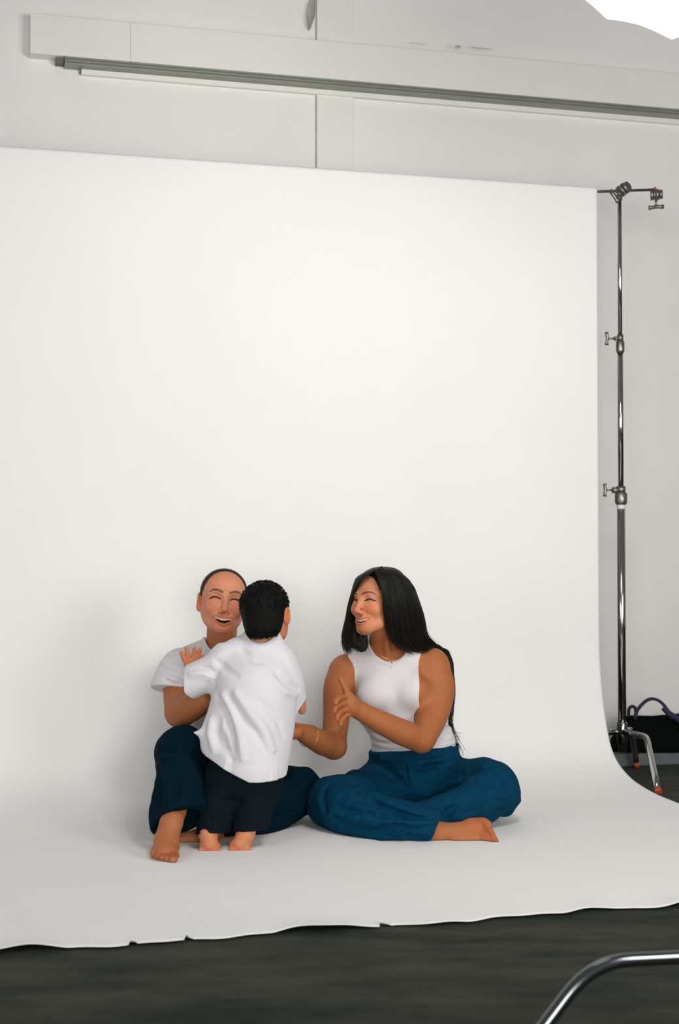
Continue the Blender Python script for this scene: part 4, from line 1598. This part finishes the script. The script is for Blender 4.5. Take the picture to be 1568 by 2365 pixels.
def c_body(F):
    c_upper(F)
    HC.build(F, False)
    # arm over her shoulder
    F.chain([W(528, 1525, 4.42), W(490, 1545, 4.43), W(455, 1558, 4.455)], [.036, .034, .030], .02)
    F.chain([W(455, 1558, 4.455), W(448, 1548, 4.47), W(443, 1538, 4.478)], [.028, .024, .020], .012)
    F.ell(W(443, 1533, 4.478), (.024, .017, .022), k=.01)
    for ln in ([(432, 1534), (424, 1520), (419.5, 1507)], [(437, 1528), (433, 1512), (430.5, 1496)], [(445, 1526), (448, 1511), (450, 1497)],
               [(451, 1529), (458, 1513), (463, 1497)], [(453, 1536), (462, 1527), (468, 1516)]):
        F.chain([W(x, y, 4.472 - .004 * i) for i, (x, y) in enumerate(ln)], [.0084, .0074, .0060], .003)
    # other arm reaching forward
    F.chain([W(645, 1538, 4.42), W(664, 1572, 4.44), W(684, 1606, 4.49)], [.036, .033, .026], .02)
    F.chain([W(684, 1606, 4.49), W(692, 1622, 4.50), W(697, 1640, 4.51)], [.026, .020, .014], .012)
    # legs and tiptoe feet
    F.chain([W(528, 1815, 4.37), W(506, 1865, 4.335), W(484, 1922, 4.29)], [.050, .036, .026], .02)
    F.chain([W(598, 1815, 4.37), W(588, 1865, 4.335), W(568, 1922, 4.288)], [.050, .036, .026], .01)
    c_feet(F)
    F.half((0, 0, .0065), (0, 0, -1))


def c_feet(F):
    # heels raised, soles to the camera, toes on the paper
    for (hx, hy, bx, by, sgn) in ((481, 1922, 485, 1953, 1), (567, 1920, 554, 1951, -1)):
        F.chain([W(hx, hy - 8, 4.285), W(hx, hy + 6, 4.272)], [.026, .026], .012)
        F.chain([W(hx, hy + 6, 4.272), W((hx + bx) / 2, (hy + by) / 2 + 4, 4.264), W(bx, by - 2, 4.258)], [.026, .0235, .024], .012)
        F.chain([W(bx - 13, by + 4, 4.262), W(bx + 13, by + 4, 4.262)], [.0165, .0165], .010)
        for i in range(5):
            t = i / 4
            tx = bx + sgn * (20 - 42 * t)
            F.chain([W(bx + sgn * (14 - 28 * t), by + 5, 4.260), W(tx, by + 12 - 2 * t, 4.246)], [.011 - .003 * t, .0100 - .003 * t], .003)


hb = (HC.o - [.11, .13, .12], HC.o + [.11, .13, .12])
f1 = (W(445, 1985, 4.15), W(600, 1895, 4.33))
h1 = (W(405, 1560, 4.43), W(480, 1483, 4.53))
V, Q = multi_mesh(c_body, W(400, 2010, 4.15), W(735, 1325, 4.62) + [0, 0, .02], .0045,
                  [(hb[0], hb[1], .0022), (np.minimum(*f1), np.maximum(*f1), .0022), (np.minimum(*h1), np.maximum(*h1), .0018)])
col = np.broadcast_to(SK_C, V.shape).copy()
for (px, py, Y, r) in ((500, 1962, 4.25, .020), (478, 1963, 4.25, .018), (530, 1962, 4.25, .020), (548, 1962, 4.25, .018)):
    col = blot(V, col, W(px, py, Y), r, SK_C * [1.0, .60, .55], .8)
le = HC.l(V)
ear = ((np.abs(le[:, 0]) > .068) & (np.abs(le[:, 2]) < .05) & (np.abs(le[:, 1]) < .05))[:, None]
col = np.where(ear, SK_C * [1.0, .80, .74], col)
hd = (np.linalg.norm((V - W(442, 1510, 4.48)) / [.05, .03, .04], axis=1) < 1)[:, None]
col = np.where(hd, SK_C * [.95, .84, .8], col)
obj_np('body', V, Q, M['skin'], CP, col=col)


def c_shirt(F):
    # sleeves, cut open at their ends
    F.chain([W(528, 1520, 4.42), W(490, 1550, 4.42), W(430, 1580, 4.44)], [.036, .038, .040], 0)
    p1 = W(433, 1576, 4.44)
    F.half(p1, W(440, 1566, 4.44) - W(500, 1538, 4.42) + np.array([0, 0, -.030]))
    F.chain([W(464, 1566, 4.43), W(418, 1586, 4.445)], [.022, .031], .002, 's')
    F.chain([W(640, 1535, 4.42), W(660, 1570, 4.435), W(674, 1620, 4.46)], [.036, .038, .036], 0)
    p2 = W(676, 1606, 4.46)
    w = F.win(p2 - [.1, .2, .12], p2 + [.1, .2, .1])
    F.half(p2, W(698, 1612, 4.47) - W(676, 1560, 4.43), p2 - [.1, .2, .15], p2 + [.12, .2, .1])
    G_ = F.a.copy()
    F.a[:] = 1.0
    c_upper(F)
    # loose body of the shirt, hanging lower on the right and flaring to the left
    F.chain([W(588, 1600, 4.40), W(578, 1690, 4.375), W(585, 1770, 4.355)], [.104, .100, .086], .05)
    F.chain([W(540, 1640, 4.40), W(510, 1690, 4.37), W(498, 1720, 4.36)], [.036, .040, .030], .05)
    F.chain([W(645, 1580, 4.42), W(635, 1690, 4.40), W(618, 1780, 4.37)], [.036, .030, .026], .04)
    F.comb((slice(None),) * 3, G_, .03, 'u')
    F.a -= .014
    # collar
    F.cut2([W(602, 1446, 4.4), W(604, 1420, 4.4), W(606, 1390, 4.4)], [.050, .072, .08], 4.2, 4.7)
    # hem: a slanting edge, higher on the left
    a, b = W(470, 1742, 4.34), W(560, 1795, 4.30)
    n = np.cross(b - a, [0, 1, 0])
    n = n if n[2] < 0 else -n
    F.half(a, n)
    F.half(W(560, 1801, 4.30), (0.0, 0.1, -1))
    # cone pulled out at the left hem
    F.chain([W(490, 1700, 4.36), W(465, 1694, 4.345), W(448, 1692, 4.34)], [.026, .012, .003], .02)
    G = lambda p, r=.006, k=.018: F.fold(p, r * 1.35, .001, k, 's')
    Rg = lambda p, r=.009, k=.022: F.fold(p, r * 1.15, -.001, k, 'u')
    G([(500, 1605), (520, 1640), (535, 1690), (540, 1735)], .007)
    Rg([(515, 1605), (540, 1650), (555, 1700), (560, 1750)], .008)
    G([(530, 1610), (560, 1660), (590, 1690), (612, 1735)], .006)
    Rg([(545, 1600), (580, 1650), (610, 1685), (630, 1730)], .008)
    G([(505, 1660), (500, 1690), (510, 1725)], .006)
    Rg([(488, 1660), (484, 1695), (492, 1730)], .006)
    G([(515, 1700), (522, 1730), (535, 1755)], .005)
    G([(640, 1555), (662, 1580), (690, 1592)], .006)
    Rg([(635, 1570), (655, 1595), (685, 1605)], .006)
    G([(500, 1525), (520, 1545), (545, 1560)], .005)
    G([(445, 1548), (470, 1545), (495, 1552)], .005)
    Rg([(440, 1556), (465, 1556), (492, 1566)], .006)
    G([(560, 1500), (575, 1520), (600, 1530)], .003)
    G([(600, 1620), (640, 1660), (655, 1700)], .004)
    F.fold([(568, 1482), (590, 1491), (612, 1493), (638, 1488)], .003, .001, .003, 'u', False)
    n1 = sinoise(.035, 7, 28)
    F.disp(lambda x, y, z: .0035 * n1(x, y, z))


F = Field(W(405, 1840, 4.18), W(730, 1465, 4.60) + [0, 0, .03], .003)
c_shirt(F)
V, Q = F.mesh()
obj_np('t_shirt', relax(V, Q, 1), Q, M['shirt'], CP)


def c_jeans(F):
    F.chain([W(528, 1812, 4.375), W(506, 1862, 4.335), W(486, 1950, 4.28)], [.072, .058, .050], 0)
    F.chain([W(598, 1812, 4.375), W(588, 1862, 4.335), W(572, 1945, 4.28)], [.072, .058, .050], .003)
    F.half(W(490, 1926, 4.27), (.06, -.2, -1))
    F.chain([W(484, 1932, 4.285), W(482, 1965, 4.27)], [.036, .044], .002, 's')
    F.chain([W(568, 1930, 4.285), W(566, 1965, 4.27)], [.036, .044], .002, 's')
    F.ell(W(560, 1795, 4.38), (.120, .103, .092), k=.02)
    F.half(W(560, 1745, 4.35), (0, 0, 1))
    n = sinoise(.04, 7, 38)
    F.disp(lambda x, y, z: .004 * n(x, y, z))
    G = lambda p, r=.006, k=.016: F.fold(p, r * 1.3, .001, k, 's')
    G([(500, 1860), (530, 1850), (560, 1855)])
    G([(480, 1885), (505, 1880), (525, 1888)])
    G([(560, 1880), (585, 1870), (610, 1865)])
    F.fold([(505, 1782), (540, 1806), (580, 1816)], .003, .001, .003, 'u', False)


F = Field(W(440, 1960, 4.15), W(680, 1720, 4.55), .0036)
c_jeans(F)
V, Q = F.mesh()
obj_np('jeans', relax(V, Q, 1), Q, M['denim_child'], CP)


# cropped hair: a cap with short tufts
def c_hair(F):
    HC.ell(F, (0, .014, .034), (.081, .099, .081), 0)
    HC.ell(F, (0, .046, -.022), (.066, .064, .066), .03)
    HC.ell(F, (0, -.088, -.02), (.072, .072, .085), .008, 's')
    for x in (-1, 1):
        HC.ell(F, (x * .088, .014, -.016), (.024, .028, .038), .006, 's')
    F.half(HC.w((0, .05, -.072)), HC.R @ np.array([0, .25, -1.0]))
    n = sinoise(.006, 9, 48)
    F.disp(lambda x, y, z: .0022 * n(x, y, z))


F = Field(HC.o - [.12, .13, .12], HC.o + [.12, .13, .13], .002)
c_hair(F)
cap_ = F.mesh()
r = np.random.default_rng(77)
TV, TF, o_ = [], [], 0
for i in range(2600):
    th, u = r.uniform(0, 2 * math.pi), r.uniform(-.95, 1)
    sp = math.sqrt(max(0, 1 - u * u))
    d = np.array([sp * math.cos(th), sp * math.sin(th), u])
    if d[1] < -.55 or (u < -.3 and d[1] < .1):
        continue
    p = np.array([0, .014, .034]) + d * np.array([.079, .097, .079])
    if u < -.3:
        p = np.array([0, .046, -.022]) + d * np.array([.064, .062, .064])
    if p[2] < -.070:
        continue
    if abs(p[0]) > .062 and p[2] < .02 and abs(p[1] - .014) < .035:
        continue
    tdir = d * .6 + np.array([0, -.25, .35]) * max(0, u) + np.array([0, .1, -.9]) * max(0, .5 - u) + r.normal(size=3) * .25
    tdir /= np.linalg.norm(tdir)
    L = r.uniform(.004, .009)
    q = [HC.w(p - d * .003), HC.w(p + (d * .4 + tdir * .6) * L * .6), HC.w(p + tdir * L)]
    v_, f_ = tube_geo(q, np.array([.0016, .0013, .0004]), 4, caps=False)
    TV.extend(v_)
    TF.extend(tuple(a + o_ for a in g) for g in f_)
    o_ += len(v_)
V, Q = merge_np([cap_, (np.array(TV), np.array(TF))])
obj_np('hair', V, Q, M['hair_crop'], CP)
